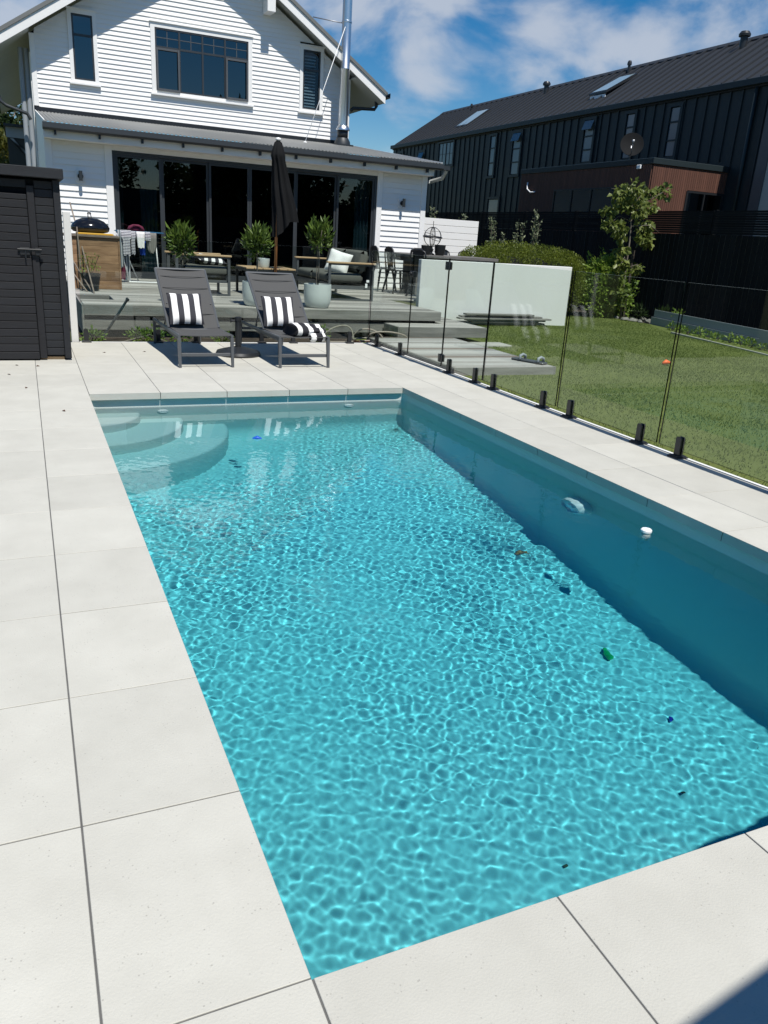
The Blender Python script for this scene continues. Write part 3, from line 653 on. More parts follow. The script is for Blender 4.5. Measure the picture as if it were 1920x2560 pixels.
MB().tube([(7.40, 20.03, 6.44), (6.75, 20.5, 6.57)], .013, 8).build('flue_stay', 'steel_rough', fo, True)
b = MB(); b.lathe([(.05, 0), (.045, .03), (.0, .045)], (6.13, 19.0, 3.50), 12); b.build('stay_foot', 'pvc', fo, True)
# wall lamps
for x in (.655, 7.22):
    b = MB(); b.tube([(x, 15.36, 2.08), (x, 15.36, 2.25)], .032, 14); lp = b.build('wall_lamp', 'gutter', H, True, auto=SM)
    MB().box((x - .09, YL - .04, 2.06), (x + .09, YL - .015, 2.27), ch=.002).build('mount_block', 'paint_white', lp)
    b = MB(); b.box((x - .02, 15.38, 2.13), (x + .02, 15.44, 2.18)); b.tube([(x, 15.462, 2.16), (x, 15.43, 2.16)], .05, 14); b.build('lamp_bracket', 'gutter', lp)
# sliding doors
D_ = MB(); fw = .055
D_.box((DX0 + .002, YL - .02, ZD), (DX0 + fw, YL + .08, DZ1)); D_.box((DX1 - fw, YL - .02, ZD), (DX1 - .002, YL + .08, DZ1)); D_.box((DX0 + fw, YL - .02, DZ1 - .05), (DX1 - fw, YL + .08, DZ1)); D_.box((DX0 + fw, YL - .02, ZD - .02), (DX1 - fw, YL + .08, ZD + .06))
dr = D_.build('sliding_door', 'alu_dark', H)
mx_ = [DX0 + fw, 2.125, 3.03, 3.845, 4.82, 5.72, DX1 - fw]; 
for i, (a, c) in enumerate(zip(mx_[:-1], mx_[1:])):
    yy = YL + (.0 if i in (0, 2, 3, 5) else .035)
    b = MB(); b.box((a + .002, yy, ZD + .061), (a + .045, yy + .03, DZ1 - .051)); b.box((c - .045, yy, ZD + .061), (c - .002, yy + .03, DZ1 - .051)); b.box((a + .045, yy, ZD + .061), (c - .045, yy + .03, ZD + .12)); b.box((a + .045, yy, DZ1 - .10), (c - .045, yy + .03, DZ1 - .051))
    b.build('door_panel_frame', 'alu_dark', dr)
    MB().box((a + .044, yy + .01, ZD + .119), (c - .044, yy + .018, DZ1 - .099)).build('pane', 'window_glass', dr)
# room behind the doors
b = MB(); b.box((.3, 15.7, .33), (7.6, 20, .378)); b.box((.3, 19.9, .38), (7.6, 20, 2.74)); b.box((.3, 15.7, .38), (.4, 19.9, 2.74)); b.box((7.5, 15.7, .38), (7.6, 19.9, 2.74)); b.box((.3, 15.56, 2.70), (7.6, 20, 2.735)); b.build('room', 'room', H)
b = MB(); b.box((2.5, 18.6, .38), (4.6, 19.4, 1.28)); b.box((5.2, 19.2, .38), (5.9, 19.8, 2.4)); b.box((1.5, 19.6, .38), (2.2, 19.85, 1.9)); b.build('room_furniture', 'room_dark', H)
def curtain(x0, x1, y):
    n = 36; b = MB(); v = []
    for zc, sp in ((ZD + .01, 1.08), (1.4, .9), (2.58, 1.0)):
        for i in range(n + 1):
            t = i / n; xm = (x0 + x1) / 2; v.append((xm + (t - .5) * (x1 - x0) * sp, y + .05 * math.sin(t * 26) * (1 if zc < 2 else .6), zc))
    f = [(j * (n + 1) + i, j * (n + 1) + i + 1, (j + 1) * (n + 1) + i + 1, (j + 1) * (n + 1) + i) for j in range(2) for i in range(n)]
    b.add(v, f).build('curtain', 'curtain', H, True)
curtain(6.18, 6.54, 15.66); curtain(1.30, 1.42, 15.72); curtain(1.75, 2.1, 15.9)

# ------------------------------------------------------------------ timber deck and steps
deck = bpy.data.objects.new('timber_deck', None); COL.objects.link(deck); deck['kind'] = 'structure'; OFF[deck.name] = (0, 0, 0)
def dboard(x0, x1, y0, y1, zt, m='deck', par=None, nm='deck_board', t=.028):
    o = MB().box((x0, y0 + .0025, zt - t), (x1, y1 - .0025, zt), ch=.003).build(nm, m, par or deck); return o
y = 10.03; 
while y < 15.45:
    y2 = min(y + .14, 15.45)
    xa = .69 if (y + .07 > 10.72 and y + .07 < 11.42) else .24
    cut = rnd.choice([2.4, 3.0, 3.6, 1.8])
    xr = 5.5 if y < 12.15 else 9.4
    dboard(xa, cut - .002, y, y2, ZD); dboard(cut + .002, xr, y, y2, ZD)
    y += .14
for (x0_, x1_) in ((.24, 2.55), (2.555, 5.5)):
    MB().box((x0_, 9.995, .24), (x1_ - .003, 10.028, .376), ch=.003).build('fascia_board', 'sleeper', deck)
    MB().box((x0_ + .0, 10.03, .05), (x1_ - .003, 10.06, .19), ch=.003).build('fascia_board', 'sleeper', deck)
MB().box((5.47, 10.03, .24), (5.5, 12.1, .35)).build('fascia_board', 'sleeper', deck)
MB().box((.215, 9.995, .0), (.238, 12.4, .37)).build('fascia_board', 'sleeper', deck)
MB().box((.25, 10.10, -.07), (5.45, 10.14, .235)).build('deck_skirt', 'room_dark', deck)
b = MB(); b.box((.241, 11.42, .1), (.688, 11.45, .351)); b.box((.692, 10.72, .1), (.72, 11.42, .351)); b.box((.24, 10.69, .1), (.69, 10.72, .351)); b.build('planter_lining', 'sleeper', deck)
st = bpy.data.objects.new('deck_steps', None); COL.objects.link(st); st['kind'] = 'structure'; OFF[st.name] = (0, 0, 0)
def platform(x0, x1, y0, y1, zt, zb, m, along='x', step=.14):
    y = y0 + .003
    if along == 'x':
        while y < y1 - .02: dboard(x0 + .002, x1 - .002, y, min(y + step, y1), zt, m if m == 'deck' else rnd.choice(['deck_light', 'deck_mixed', 'deck_brown', 'deck_light']), st, 'step_board'); y += step
    MB().box((x0, y0 - .03, zb), (x1, y0 - .0, zt - .002), ch=.003).build('riser_board', 'sleeper', st)
    MB().box((x1 + .0, y0 - .03, zb), (x1 + .028, y1, zt - .002), ch=.003).build('riser_board', 'sleeper', st)
    MB().box((x0 - .028, y0 - .03, zb), (x0 - .0, y1, zt - .002), ch=.003).build('riser_board', 'sleeper', st)
platform(4.55, 6.02, 9.50, 9.99, .205, .055, 'deck')
platform(5.53, 6.02, 9.993, 11.9, .205, .055, 'deck')
platform(4.05, 5.42, 6.83, 9.46, .06, -.04, 'deck_mixed')
MB().box((5.60, 9.28, -.03), (6.22, 9.46, .012), ch=.004); 

# ------------------------------------------------------------------ glass pool fence
GF = thing('glass_pool_fence', 'frameless glass pool fence on black spigots round the paving', 'fence', (3.95, 9.22, 0))
def gpanel(p0, p1, z0=.055, z1=1.25, root=None, name='glass_panel'):
    p0 = Vector((*p0, 0)); p1 = Vector((*p1, 0)); d = (p1 - p0).normalized(); nn = Vector((-d.y, d.x, 0)) * .006
    q = [p0 - nn, p1 - nn, p1 + nn, p0 + nn]; v = [(a.x, a.y, z0) for a in q] + [(a.x, a.y, z1) for a in q]
    b = MB(); b.add(v, [(0, 1, 5, 4), (2, 3, 7, 6)], 0); b.add(v, [(1, 2, 6, 5), (3, 0, 4, 7), (0, 3, 2, 1)], 1); b.add(v, [(4, 5, 6, 7)], 2)
    return b.build(name, ['fence_glass', 'glass_edge', 'glass_top'], root or GF)
for a, c in (((.16, 9.22), (1.275, 9.22)), ((1.295, 9.22), (2.585, 9.22)), ((2.61, 9.22), (3.94, 9.22)),
             ((3.95, 9.20), (3.95, 7.925)), ((3.95, 6.985), (3.95, 6.05)), ((3.95, 6.03), (3.95, 4.72)), ((3.95, 4.69), (3.95, 3.39)), ((3.95, 3.36), (3.95, 1.95)), ((3.95, 1.92), (3.95, .5))):
    gpanel(a, c)
spg = None
SP = [(.20, 9.22, 0), (1.06, 9.22, 0), (1.53, 9.22, 0), (2.40, 9.22, 0), (2.84, 9.22, 0), (3.66, 9.22, 0)] + [(3.95, y, 1) for y in (8.92, 8.15, 6.80, 6.20, 5.82, 4.92, 4.50, 3.58, 3.15, 2.22, 1.7, .8)]
for x, y, r in SP:
    if spg is None:
        b = MB(); b.box((-.055, -.055, 0), (.055, .055, .012), ch=.003); b.box((-.045, -.045, .012), (.045, .045, .02), ch=.003)
        OFF[GF.name] = (0, 0, 0); spg = b.build('spigot', 'black_metal', GF)
        b = MB(); b.prism([(-.026, .018), (.026, .018), (.026, .145), (.020, .158), (-.020, .158), (-.026, .145)], 1, -.02, -.0075); b.prism([(-.026, .018), (.026, .018), (.026, .145), (.020, .158), (-.020, .158), (-.026, .145)], 1, .0075, .02); b.box((-.012, -.0075, .02), (.012, .0075, .054))
        cl = b.build('clamp', 'black_metal', spg); o = spg
    else:
        o = piece(spg, 'spigot', GF, (0, 0, 0)); c2 = piece(cl, 'clamp', o, (0, 0, 0))
    o.location = (x - 3.95, y - 9.22, 0); o.rotation_euler = (0, 0, math.pi / 2 * r)
OFF[GF.name] = (3.95, 9.22, 0)
GT = thing('glass_gate', 'glass gate panel with black hinges and latch in the pool fence', 'gate', (3.95, 7.0, 0))
gpanel((3.95, 7.915), (3.95, 7.0), .05, 1.25, GT, 'gate_glass')
for z in (1.17, .14):
    b = MB(); b.box((3.93, 6.955, z - .04), (3.97, 6.99, z + .04), ch=.003); b.box((3.925, 6.995, z - .045), (3.975, 7.045, z + .045), ch=.003); b.tube([(3.95, 6.993, z - .05), (3.95, 6.993, z + .05)], .010, 10); b.build('hinge', 'black_metal', GT)
b = MB(); b.box((3.92, 7.86, .99), (3.98, 7.95, 1.06), ch=.006); b.tube([(3.90, 7.90, 1.03), (4.0, 7.90, 1.03)], .022, 12); b.build('latch', 'black_metal', GT)
PST = single(MB().box((.035, 9.27, -.05), (.115, 9.36, 1.49), ch=.004), 'white_fence_post', 'render_white', 'tall white post between the black shed and the glass fence', 'post', (.075, 9.31, 0))

# ------------------------------------------------------------------ black shed
SH = thing('black_shed', 'black stained timber shed with horizontal boards and a latched door', 'shed', (-1.1, 8.4, 0))
ys = 7.86
z = .045; i = 0
while z < 1.73:
    z2 = min(z + .0775, 1.75)
    MB().box((-.275, ys, z + .006), (-.105, ys + .022, z2), ch=.003).build('wall_board', 'black_stain', SH)
    MB().box((-2.1, ys + .004, z + .003), (-.345, ys + .022, z2), ch=.003).build('wall_board', 'black_stain', SH) if z > 1.62 else None
    z = z2
MB().box((-.103, ys - .03, .02), (-.038, ys + 1.0, 1.765), ch=.004).build('corner_post', 'black_stain', SH)
MB().box((-.345, ys - .022, .02), (-.277, ys + .02, 1.70), ch=.004).build('door_post', 'black_boards', SH)
MB().box((-.34, ys + .03, .0), (-.11, ys + .05, .05)).build('base_strip', 'teak', SH)
MB().box((-2.1, ys + .024, .03), (-.11, ys + 1.0, 1.76)).build('shed_body', 'fence_black', SH)
MB().box((-2.25, ys - .10, 1.775), (-.0, ys + 1.15, 1.87), ch=.005).build('roof', 'black_stain', SH)
dd = MB().box((-1.25, ys - .02, .0), (-.348, ys + .0, 1.615)).build('door', 'fence_black', SH)
z = .01
while z < 1.6:
    z2 = min(z + .0775, 1.615); MB().box((-1.25, ys - .045, z + .006), (-.350, ys - .021, z2), ch=.003).build('door_board', 'black_boards', dd); z = z2
b = MB(); b.box((-.47, ys - .062, 1.085), (-.24, ys - .046, 1.10)); b.tube([(-.47, ys - .07, 1.105), (-.25, ys - .07, 1.105)], .008, 8); b.box((-.45, ys - .06, 1.05), (-.36, ys - .045, 1.12), ch=.003); b.box((-.31, ys - .06, 1.05), (-.26, ys - .045, 1.12), ch=.003); b.tube([(-.40, ys - .08, 1.09), (-.40, ys - .08, 1.02)], .007, 8); b.build('bolt_latch', 'black_metal', dd)

# ------------------------------------------------------------------ sun loungers with cushions
def make_lounger(label):
    T = thing('sun_lounger', label, 'sun lounger', (0, 0, 0), 0, 'charcoal sun loungers on the paving', True)
    W, Ln, zs = .56, 1.80, .33           # local: x across, y back, foot end at y=0
    for sx in (0, 1):
        x = 0 if sx == 0 else W
        b = MB(); b.tube([(x, 0, zs), (x, Ln, zs - .03)], .016, 8); b.box((x - .014, 0, zs - .045), (x + .014, Ln, zs - .012), ch=.004); b.build('side_rail', 'alu_grey', T)
        for yy, dy in ((.02, -.035), (Ln - .02, .02)):
            b = MB(); b.add([(x - .017, yy - .02, zs - .02), (x + .017, yy - .02, zs - .02), (x + .017, yy + .02, zs - .02), (x - .017, yy + .02, zs - .02), (x - .013, yy - .014 + dy, 0), (x + .013, yy - .014 + dy, 0), (x + .013, yy + .014 + dy, 0), (x - .013, yy + .014 + dy, 0)], [(0, 1, 2, 3), (4, 7, 6, 5), (0, 4, 5, 1), (1, 5, 6, 2), (2, 6, 7, 3), (3, 7, 4, 0)])
            b.build('leg', 'alu_grey', T)
    b = MB(); b.box((.018, -.0, .115), (W - .018, .02, .15), ch=.003); b.build('crossbar', 'alu_grey', T)
    b = MB(); b.box((.018, Ln - .03, .20), (W - .018, Ln - .01, .23), ch=.003); b.build('crossbar', 'alu_grey', T); b = MB(); b.tube([(.0, .62, zs - .01), (W, .62, zs - .01)], .012, 8); b.build('hinge_bar', 'alu_grey', T)
    # seat sling, slightly sagged
    n = 14; v = []
    for k, th in ((0, 0), (1, -.008)):
        for j in range(9):
            for i in range(n + 1):
                tx = i / n; ty = j / 8; v.append((.012 + tx * (W - .024), ty * .66, zs + .008 + th - .018 * math.sin(math.pi * tx) * (.3 + .7 * ty)))
    f = []; R1 = 9 * (n + 1)
    for j in range(8):
        for i in range(n): a = j * (n + 1) + i; f += [(a, a + 1, a + n + 2, a + n + 1), (R1 + a, R1 + a + n + 1, R1 + a + n + 2, R1 + a + 1)]
    for i in range(n): f.append((i, R1 + i, R1 + i + 1, i + 1)); a = 8 * (n + 1) + i; f.append((a, a + 1, R1 + a + 1, R1 + a))
    MB().add(v, f).build('seat_sling', 'sling', T, True, auto=SM)
    # raised back
    y0, z0 = .66, zs + .005; y1, z1 = 1.42, .925
    d = Vector((0, y1 - y0, z1 - z0)); Lb = d.length; d.normalize(); nb = Vector((0, -d.z, d.y))
    b = MB()
    for x in (.0, W): b.tube([(x, y0, z0), (x - (.02 if x == 0 else 0), y1, z1)], .014, 8)
    b.tube([(-.02, y1, z1), (W, y1, z1)], .014, 8); b.build('back_frame', 'alu_grey', T, True, auto=SM)
    v = []
    for th in (.006, -.004):
        for j in range(13):
            for i in range(n + 1):
                tx = i / n; ty = j / 12; p_ = Vector((.012 - .02 * ty * (1 - tx) + tx * (W - .024), y0, z0)) + d * Lb * ty + nb * (th + (-.022 * math.sin(math.pi * tx) + .006 * abs(math.sin(ty * math.pi * 3))))
                v.append(p_)
    f = []; R1 = 13 * (n + 1)
    for j in range(12):
        for i in range(n): a = j * (n + 1) + i; f += [(a, a + 1, a + n + 2, a + n + 1), (R1 + a, R1 + a + n + 1, R1 + a + n + 2, R1 + a + 1)]
    for i in range(n): f.append((12 * (n + 1) + i, 12 * (n + 1) + i + 1, R1 + 12 * (n + 1) + i + 1, R1 + 12 * (n + 1) + i))
    MB().add(v, f).build('back_sling', 'sling', T, True, auto=SM)
    for tt in (.86, .66, .22):
        pp = Vector((0, y0, z0)) + d * Lb * tt + nb * .010
        b = MB(); b.box((.02, pp.y - .004, pp.z - .004), (W - .02, pp.y + .004, pp.z + .004), ch=.002); b.build('seam', 'sling', T)
    b = MB()
    for x in (.03, W - .03): b.tube([(x, .95, .58), (x, 1.15, zs - .02)], .009, 8)
    b.build('back_stay', 'alu_grey', T)
    return T
l1 = make_lounger('left charcoal sun lounger with only a striped cushion on it'); l1.location = (1.0, 7.32, 0)
l2 = copy_tree(l1); l2['label'] = 'right charcoal sun lounger with a folded striped towel on its foot end'; l2.location = (2.07, 7.24, 0)
def pillow(name, c, w_, h_, t, rot, m, label, cat='cushion', group=None, seed=0, pinch=.25):
    n = 16; v = []; f = []
    for s_ in (1, -1):
        for j in range(n + 1):
            for i in range(n + 1):
                a = i / n * 2 - 1; c_ = j / n * 2 - 1
                px = a * (1 - .09 * (1 - abs(a)) * 0 - .10 * (1 - c_ * c_) * 0 - .07 * (c_ * c_) * 0) * (1 - .06 * (1 - abs(c_)) ** 1); pz = c_ * (1 - .06 * (1 - abs(a)))
                th = ((1 - a ** 4) * (1 - c_ ** 4)) ** .55 * (1 + .10 * math.sin(a * 5 + seed) * math.sin(c_ * 4 + seed))
                v.append((px * w_ / 2, s_ * -th * t / 2, pz * h_ / 2))
    K = (n + 1) ** 2
    for j in range(n):
        for i in range(n): a = j * (n + 1) + i; f += [(a, a + 1, a + n + 2, a + n + 1), (K + a, K + a + n + 1, K + a + n + 2, K + a + 1)]
    o = MB().add(v, f).build(name, m, None, True); o.location = c; o.rotation_euler = rot
    return tag(o, label, cat, group)
pillow('striped_cushion', (1.20, 8.05, .535), .385, .37, .13, (math.radians(-28), 0, math.radians(2)), 'stripe_pillow', 'black and white striped cushion on the left sun lounger', group='striped cushions on the loungers', seed=1)
pillow('striped_cushion', (2.26, 7.97, .535), .385, .37, .13, (math.radians(-28), 0, math.radians(-1)), 'stripe_pillow', 'black and white striped cushion on the right sun lounger', group='striped cushions on the loungers', seed=2)
# folded towel on right lounger foot
n = 22; v = []; f = []
for i in range(n + 1):
    t_ = i / n * 2 * math.pi
    for j in range(7):
        u_ = j / 6; r = .5 + .5 * abs(math.cos(t_)) ** .5
        v.append((-.16 + .34 * u_ + .02 * math.sin(t_ * 3), .105 * math.cos(t_) * (1 - .15 * u_), .045 + .043 * math.sin(t_) * (1 + .15 * math.sin(u_ * 5)) - .02 * u_ * (1 if math.cos(t_) < -.2 else 0)))
for i in range(n):
    for j in range(6): a = i * 7 + j; f.append((a, a + 1, a + 8, a + 7))
f += [tuple(i * 7 for i in range(n))[::-1], tuple(i * 7 + 6 for i in range(n))]
tw = MB().add(v, f); tw.box((-.02, -.15, -.03), (.16, -.09, .03), ch=.02); tw.box((-.12, -.10, .02), (.15, .10, .062), ch=.018)
o = tw.build('striped_towel', 'stripe_towel', None, True, auto=SM); o.location = (2.40, 7.42, .328); o.rotation_euler = (0, 0, math.radians(14)); o.scale = (1.15, 1.3, 1.55); tag(o, 'folded black and white striped towel on the right lounger', 'towel')
# umbrella base between the loungers
T = thing('parasol_base', 'empty round black parasol base standing between the two loungers', 'parasol base', (1.83, 8.17, 0))
MB().lathe([(.26, 0), (.265, .02), (.25, .05), (.20, .065), (.10, .09), (.055, .10), (.0, .10)], (1.83, 8.17, 0), 40).build('foot', 'black_metal', T, True, auto=SM)
MB().lathe([(.036, .09), (.036, .40), (.042, .40), (.042, .44), (.030, .445), (.030, .42)], (1.83, 8.17, 0), 20).build('tube', 'black_metal', T, True, auto=SM)
b = MB(); b.tube([(1.79, 8.17, .40), (1.745, 8.17, .40)], .012, 10); b.tube([(1.745, 8.17, .38), (1.745, 8.17, .43)], .01, 8); b.build('tightening_knob', 'black_metal', T)

# ------------------------------------------------------------------ pots and small trees on the deck
def pot_tree(x, y, r, h, label, zc, cr, seed, stake=True, skip=False):
    T = thing('potted_tree', label, 'potted tree', (x, y, ZD), 0, 'standard bay trees in pale pots')
    b = MB(); b.lathe([(.0, .0), (r * .72, .0), (r * .86, .03), (r * .96, .10), (r, .2), (r * .985, h), (r * .91, h), (r * .90, h - .04), (.0, h - .04)], (x, y, ZD), 36); b.build('pot', 'pot_white', T, True, auto=SM)
    b = MB(); b.lathe([(r * .895, h - .036), (0, h - .03)], (x, y, ZD), 20); b.build('soil', 'soil', T)
    b = MB(); b.tube([(x, y, ZD + h - .04), (x + .01, y, ZD + h + .25), (x, y, zc + .02)], [.013, .011, .009], 8)
    g = np.random.default_rng(seed)
    for i in range(9):
        a = g.uniform(0, 6.28); e = g.uniform(.2, 1.2); b.tube([(x, y, zc - .05), (x + .6 * cr * math.cos(a), y + .6 * cr * math.sin(a), zc + cr * e * .7)], [.006, .003], 5)
    b.build('trunk', 'bark', T, True)
    if stake: MB().tube([(x - .03, y - .01, ZD + h - .04), (x - .015, y - .01, zc + .28)], .005, 6).build('stake', 'bamboo', T)
    P_, D_2 = blob_pts(g, 520, (x, y, zc + cr * .45), (cr * .62, cr * .62, cr * .72), .30, .25, seed)
    leaves('crown', P_, D_2 * .75, .115, 'leaf_bay', T, seed, .27, 0, 1.0)
    return T
pot_tree(3.535, 10.27, .205, .34, 'bay tree in a pale pot right of the right lounger', 1.27, .25, 3)
pot_tree(2.62, 10.32, .205, .34, 'middle bay tree, its pot half hidden behind the right lounger back', 1.13, .26, 4, False)
pot_tree(1.57, 10.33, .205, .34, 'leftmost bay tree rising behind the left lounger back', 1.10, .25, 8)

# closed parasol on the deck
T = thing('closed_parasol', 'tall closed black parasol with an orange timber pole on the deck', 'parasol', (3.46, 12.2, ZD))
MB().tube([(3.44, 12.2, ZD), (3.47, 12.2, 2.72)], .024, 14).build('pole', 'pole_wood', T, True)
MB().lathe([(.24, 0), (.24, .05), (.05, .07), (.05, .2), (.0, .2)], (3.44, 12.2, ZD), 28).build('base', 'black_metal', T, True, auto=SM)
na = 48; v = []; f = []; levels = [(2.80, .02, 0, 0), (2.76, .07, 0, 0), (2.60, .125, .0, 0), (2.56, .13, .0, 0), (2.50, .105, .01, 0), (2.1, .16, .06, .0), (1.75, .20, .12, .0), (1.58, .215, .14, 0)]
for zc, r, dx, dy in levels:
    for j in range(na):
        a = 2 * math.pi * j / na; rr = r * .84 * (1 + (.26 if zc < 2.55 else .08) * math.sin(a * 8 + zc * 1.5)); zz_ = zc - (.14 * max(0, math.cos(a - 3.5)) if zc < 1.6 else 0) - (.12 * max(0, -math.cos(a)) if zc < 1.6 else 0)
        v.append((3.465 + dx + rr * math.cos(a), 12.2 + dy + rr * math.sin(a) * .85, zz_))
for i in range(len(levels) - 1):
    for j in range(na): f.append((i * na + j, (i + 1) * na + j, (i + 1) * na + (j + 1) % na, i * na + (j + 1) % na))
MB().add(v, f).build('canopy', 'canopy', T, True)
MB().lathe([(.03, 2.79), (.045, 2.80), (.04, 2.83), (.0, 2.84)], (3.465, 12.2, 0), 16).build('finial', 'pvc', T, True)

# ------------------------------------------------------------------ lounge furniture
def cush(name, a, b_, m, par, ch=.04): return MB().box(a, b_, ch=ch).build(name, m, par, True)
T = thing('armchair', 'outdoor armchair with timber arms and grey cushions behind the left lounger', 'armchair', (2.17, 12.28, ZD))
for y in (11.88, 12.68):
    b = MB(); b.box((1.74, y - .02, ZD), (1.78, y + .02, .98)); b.box((2.56, y - .02, ZD), (2.60, y + .02, .98)); b.box((1.78, y - .02, ZD), (2.56, y + .02, ZD + .03)); b.box((1.78, y - .02, .955), (2.56, y + .02, .98)); b.build('side_frame', 'alu_grey', T)
    MB().box((1.70, y - .045, .982), (2.62, y + .045, 1.01), ch=.006).build('armrest', 'teak', T)
b = MB(); b.box((1.8, 11.90, .58), (2.58, 12.66, .62)); b.box((2.55, 11.9, .60), (2.59, 12.66, .68)); b.build('seat_frame', 'alu_grey', T)
cush('seat_cushion', (1.86, 11.93, .69), (2.60, 12.64, .83), 'cushion_grey', T); o = cush('back_cushion', (1.80, 11.96, .84), (1.98, 12.62, 1.20), 'cushion_grey', T, .06)
pillow('striped_cushion', (2.38, 12.42, .915), .46, .40, .13, (math.radians(-82), math.radians(6), math.radians(10)), 'stripe_pillow', 'striped cushion lying on the grey armchair', seed=3)
T = thing('sofa', 'long outdoor sofa with dark grey cushions and timber arms on the deck', 'sofa', (4.6, 12.5, ZD))
for y in (11.66, 13.42):
    b = MB(); b.box((4.20, y - .02, ZD), (4.24, y + .02, .975)); b.box((4.98, y - .02, ZD), (5.02, y + .02, .975)); b.box((4.24, y - .02, ZD), (4.98, y + .02, ZD + .03)); b.box((4.24, y - .02, .95), (4.98, y + .02, .975)); b.build('side_frame', 'alu_grey', T)
    MB().box((4.17, y - .045, .977), (5.04, y + .045, 1.005), ch=.006).build('armrest', 'teak', T)
b = MB(); b.box((4.22, 11.68, .56), (5.0, 13.40, .62)); b.box((4.20, 11.68, .585), (4.24, 13.40, .66)); b.build('seat_frame', 'alu_grey', T)
for y0_, y1_ in ((11.70, 12.54), (12.56, 13.38)):
    cush('seat_cushion', (4.19, y0_, .665), (4.86, y1_, .82), 'cushion_grey', T, .05)
    b = MB(); Rm = Matrix.Rotation(math.radians(-14), 3, 'Y'); b.box((-.09, y0_, -.0), (.09, y1_, .38), ch=.06); b.v = [tuple(Rm.transposed() @ Vector((p[0], 0, p[2])) + Vector((4.80, p[1], .82))) for p in b.v]; b.build('back_cushion', 'cushion_grey', T, True)
b = MB(); b.box((4.97, 11.70, .62), (5.0, 13.38, 1.0)); b.build('back_frame', 'alu_grey', T)
b = MB(); b.box((4.86, 11.63, .60), (4.90, 11.635, .67)); b.box((4.88, 11.632, .69), (4.93, 11.637, .73)); b.build('care_tag', 'pvc', T)
pillow('white_cushion', (4.50, 12.0, .985), .40, .38, .14, (math.radians(-20), math.radians(14), math.radians(-35)), 'cloth_white', 'crumpled white cushion leaning on the dark grey sofa', seed=5)
T = thing('coffee_table', 'low timber-topped coffee table with black legs between armchair and sofa', 'table', (3.4, 12.6, ZD))
for i in range(6): MB().box((2.96 + i * .145, 12.25, .80), (2.96 + i * .145 + .135, 12.98, .825), ch=.003).build('table_slat', 'teak', T)
b = MB(); b.box((2.95, 12.24, .765), (3.84, 12.99, .797)); b.build('table_frame', 'black_metal', T)
for x in (2.97, 3.80):
    for y in (12.26, 12.95): MB().box((x - .02, y - .02, ZD), (x + .02, y + .02, .764)).build('leg', 'black_metal', T)
b = MB(); b.lathe([(0, 0), (.085, 0), (.095, .02), (.105, .15), (.095, .15), (.09, .13), (0, .13)], (3.30, 12.42, .826), 4 * 6); single(b, 'white_planter', 'pot_white', 'small white planter standing on the coffee table', 'planter', (3.30, 12.42, .826), None, True, SM)

# ------------------------------------------------------------------ barbecue corner
T = thing('barbecue_cabinet', 'brown timber cabinet with wide horizontal boards by the house wall', 'cabinet', (.62, 12.8, ZD))
z = ZD
for k in range(7):
    z2 = min(z + (.13 if k < 6 else .06), 1.16); MB().box((.20, 12.49, z + .003), (.955, 12.515, z2), ch=.003).build('cabinet_board', 'cabinet_wood', T)
    MB().box((.93, 12.515, z + .003), (.955, 13.1, z2), ch=.003).build('cabinet_board', 'cabinet_wood', T); z = z2
    if z >= 1.16: break
MB().box((.957, 12.485, ZD), (.985, 12.52, 1.19), ch=.003).build('corner_trim', 'cabinet_wood', T)
MB().box((.16, 12.46, 1.162), (.99, 13.2, 1.195), ch=.004).build('worktop', 'bamboo', T)
MB().box((.21, 12.53, .4), (.92, 13.1, 1.15)).build('cabinet_body', 'room_dark', T)
single(MB().box((.36, 12.50, 1.197), (.90, 12.85, 1.222), ch=.004), 'yellow_board', 'yellow', 'flat yellow board on the cabinet under the barbecue', 'board', (.63, 12.67, 1.197))
T = thing('kettle_barbecue', 'black domed kettle barbecue with a top handle on the timber cabinet', 'barbecue', (.585, 12.86, 1.197))
MB().lathe([(.20, 1.223), (.26, 1.235), (.285, 1.26), (.29, 1.285)], (.585, 12.86, 0), 36, sy=.85).build('bowl', 'black_metal', T, True, auto=SM)
MB().lathe([(.293, 1.286), (.295, 1.30), (.27, 1.345), (.21, 1.40), (.12, 1.437), (.0, 1.45)], (.585, 12.86, 0), 36, sy=.85).build('lid', mat('black_enamel', (.008, .008, .009), .12, ns=2, spec=.6), T, True, auto=SM)
b = MB(); b.tube([(.56, 12.84, 1.44), (.56, 12.84, 1.50), (.60, 12.84, 1.50), (.61, 12.84, 1.44)], .008, 8); b.tube([(.56, 12.84, 1.50), (.575, 12.84, 1.545), (.60, 12.84, 1.50)], .016, 10); b.build('handle', 'steel_rough', T, True)
T = thing('seedling_pot', 'black plastic pot with a spindly leafy seedling before the cabinet', 'pot plant', (.50, 12.2, ZD))
MB().lathe([(0, 0), (.105, 0), (.145, .24), (.15, .24), (.15, .26), (.135, .26), (.13, .22), (0, .22)], (.50, 12.2, ZD), 28).build('pot', 'pot_black', T, True, auto=SM)
b = MB(); g = np.random.default_rng(2)
for k in range(4): b.tube([(.50, 12.2, ZD + .2), (.50 + .05 * (k - 1.5), 12.18, ZD + .38), (.50 + .09 * (k - 1.5), 12.16, ZD + .48 + .05 * (k % 2))], .004, 5)
b.build('stem', 'twig', T)
P_ = np.concatenate([np.stack([.50 + .09 * (k - 1.5) * g.uniform(.4, 1, 24), 12.17 + g.normal(0, .03, 24), ZD + g.uniform(.3, .55, 24)], 1) for k in range(4)]); leaves('leaves', P_, g.normal(0, 1, (96, 3)) * .5, .05, 'leaf_bright', T, 3, .3, .3)
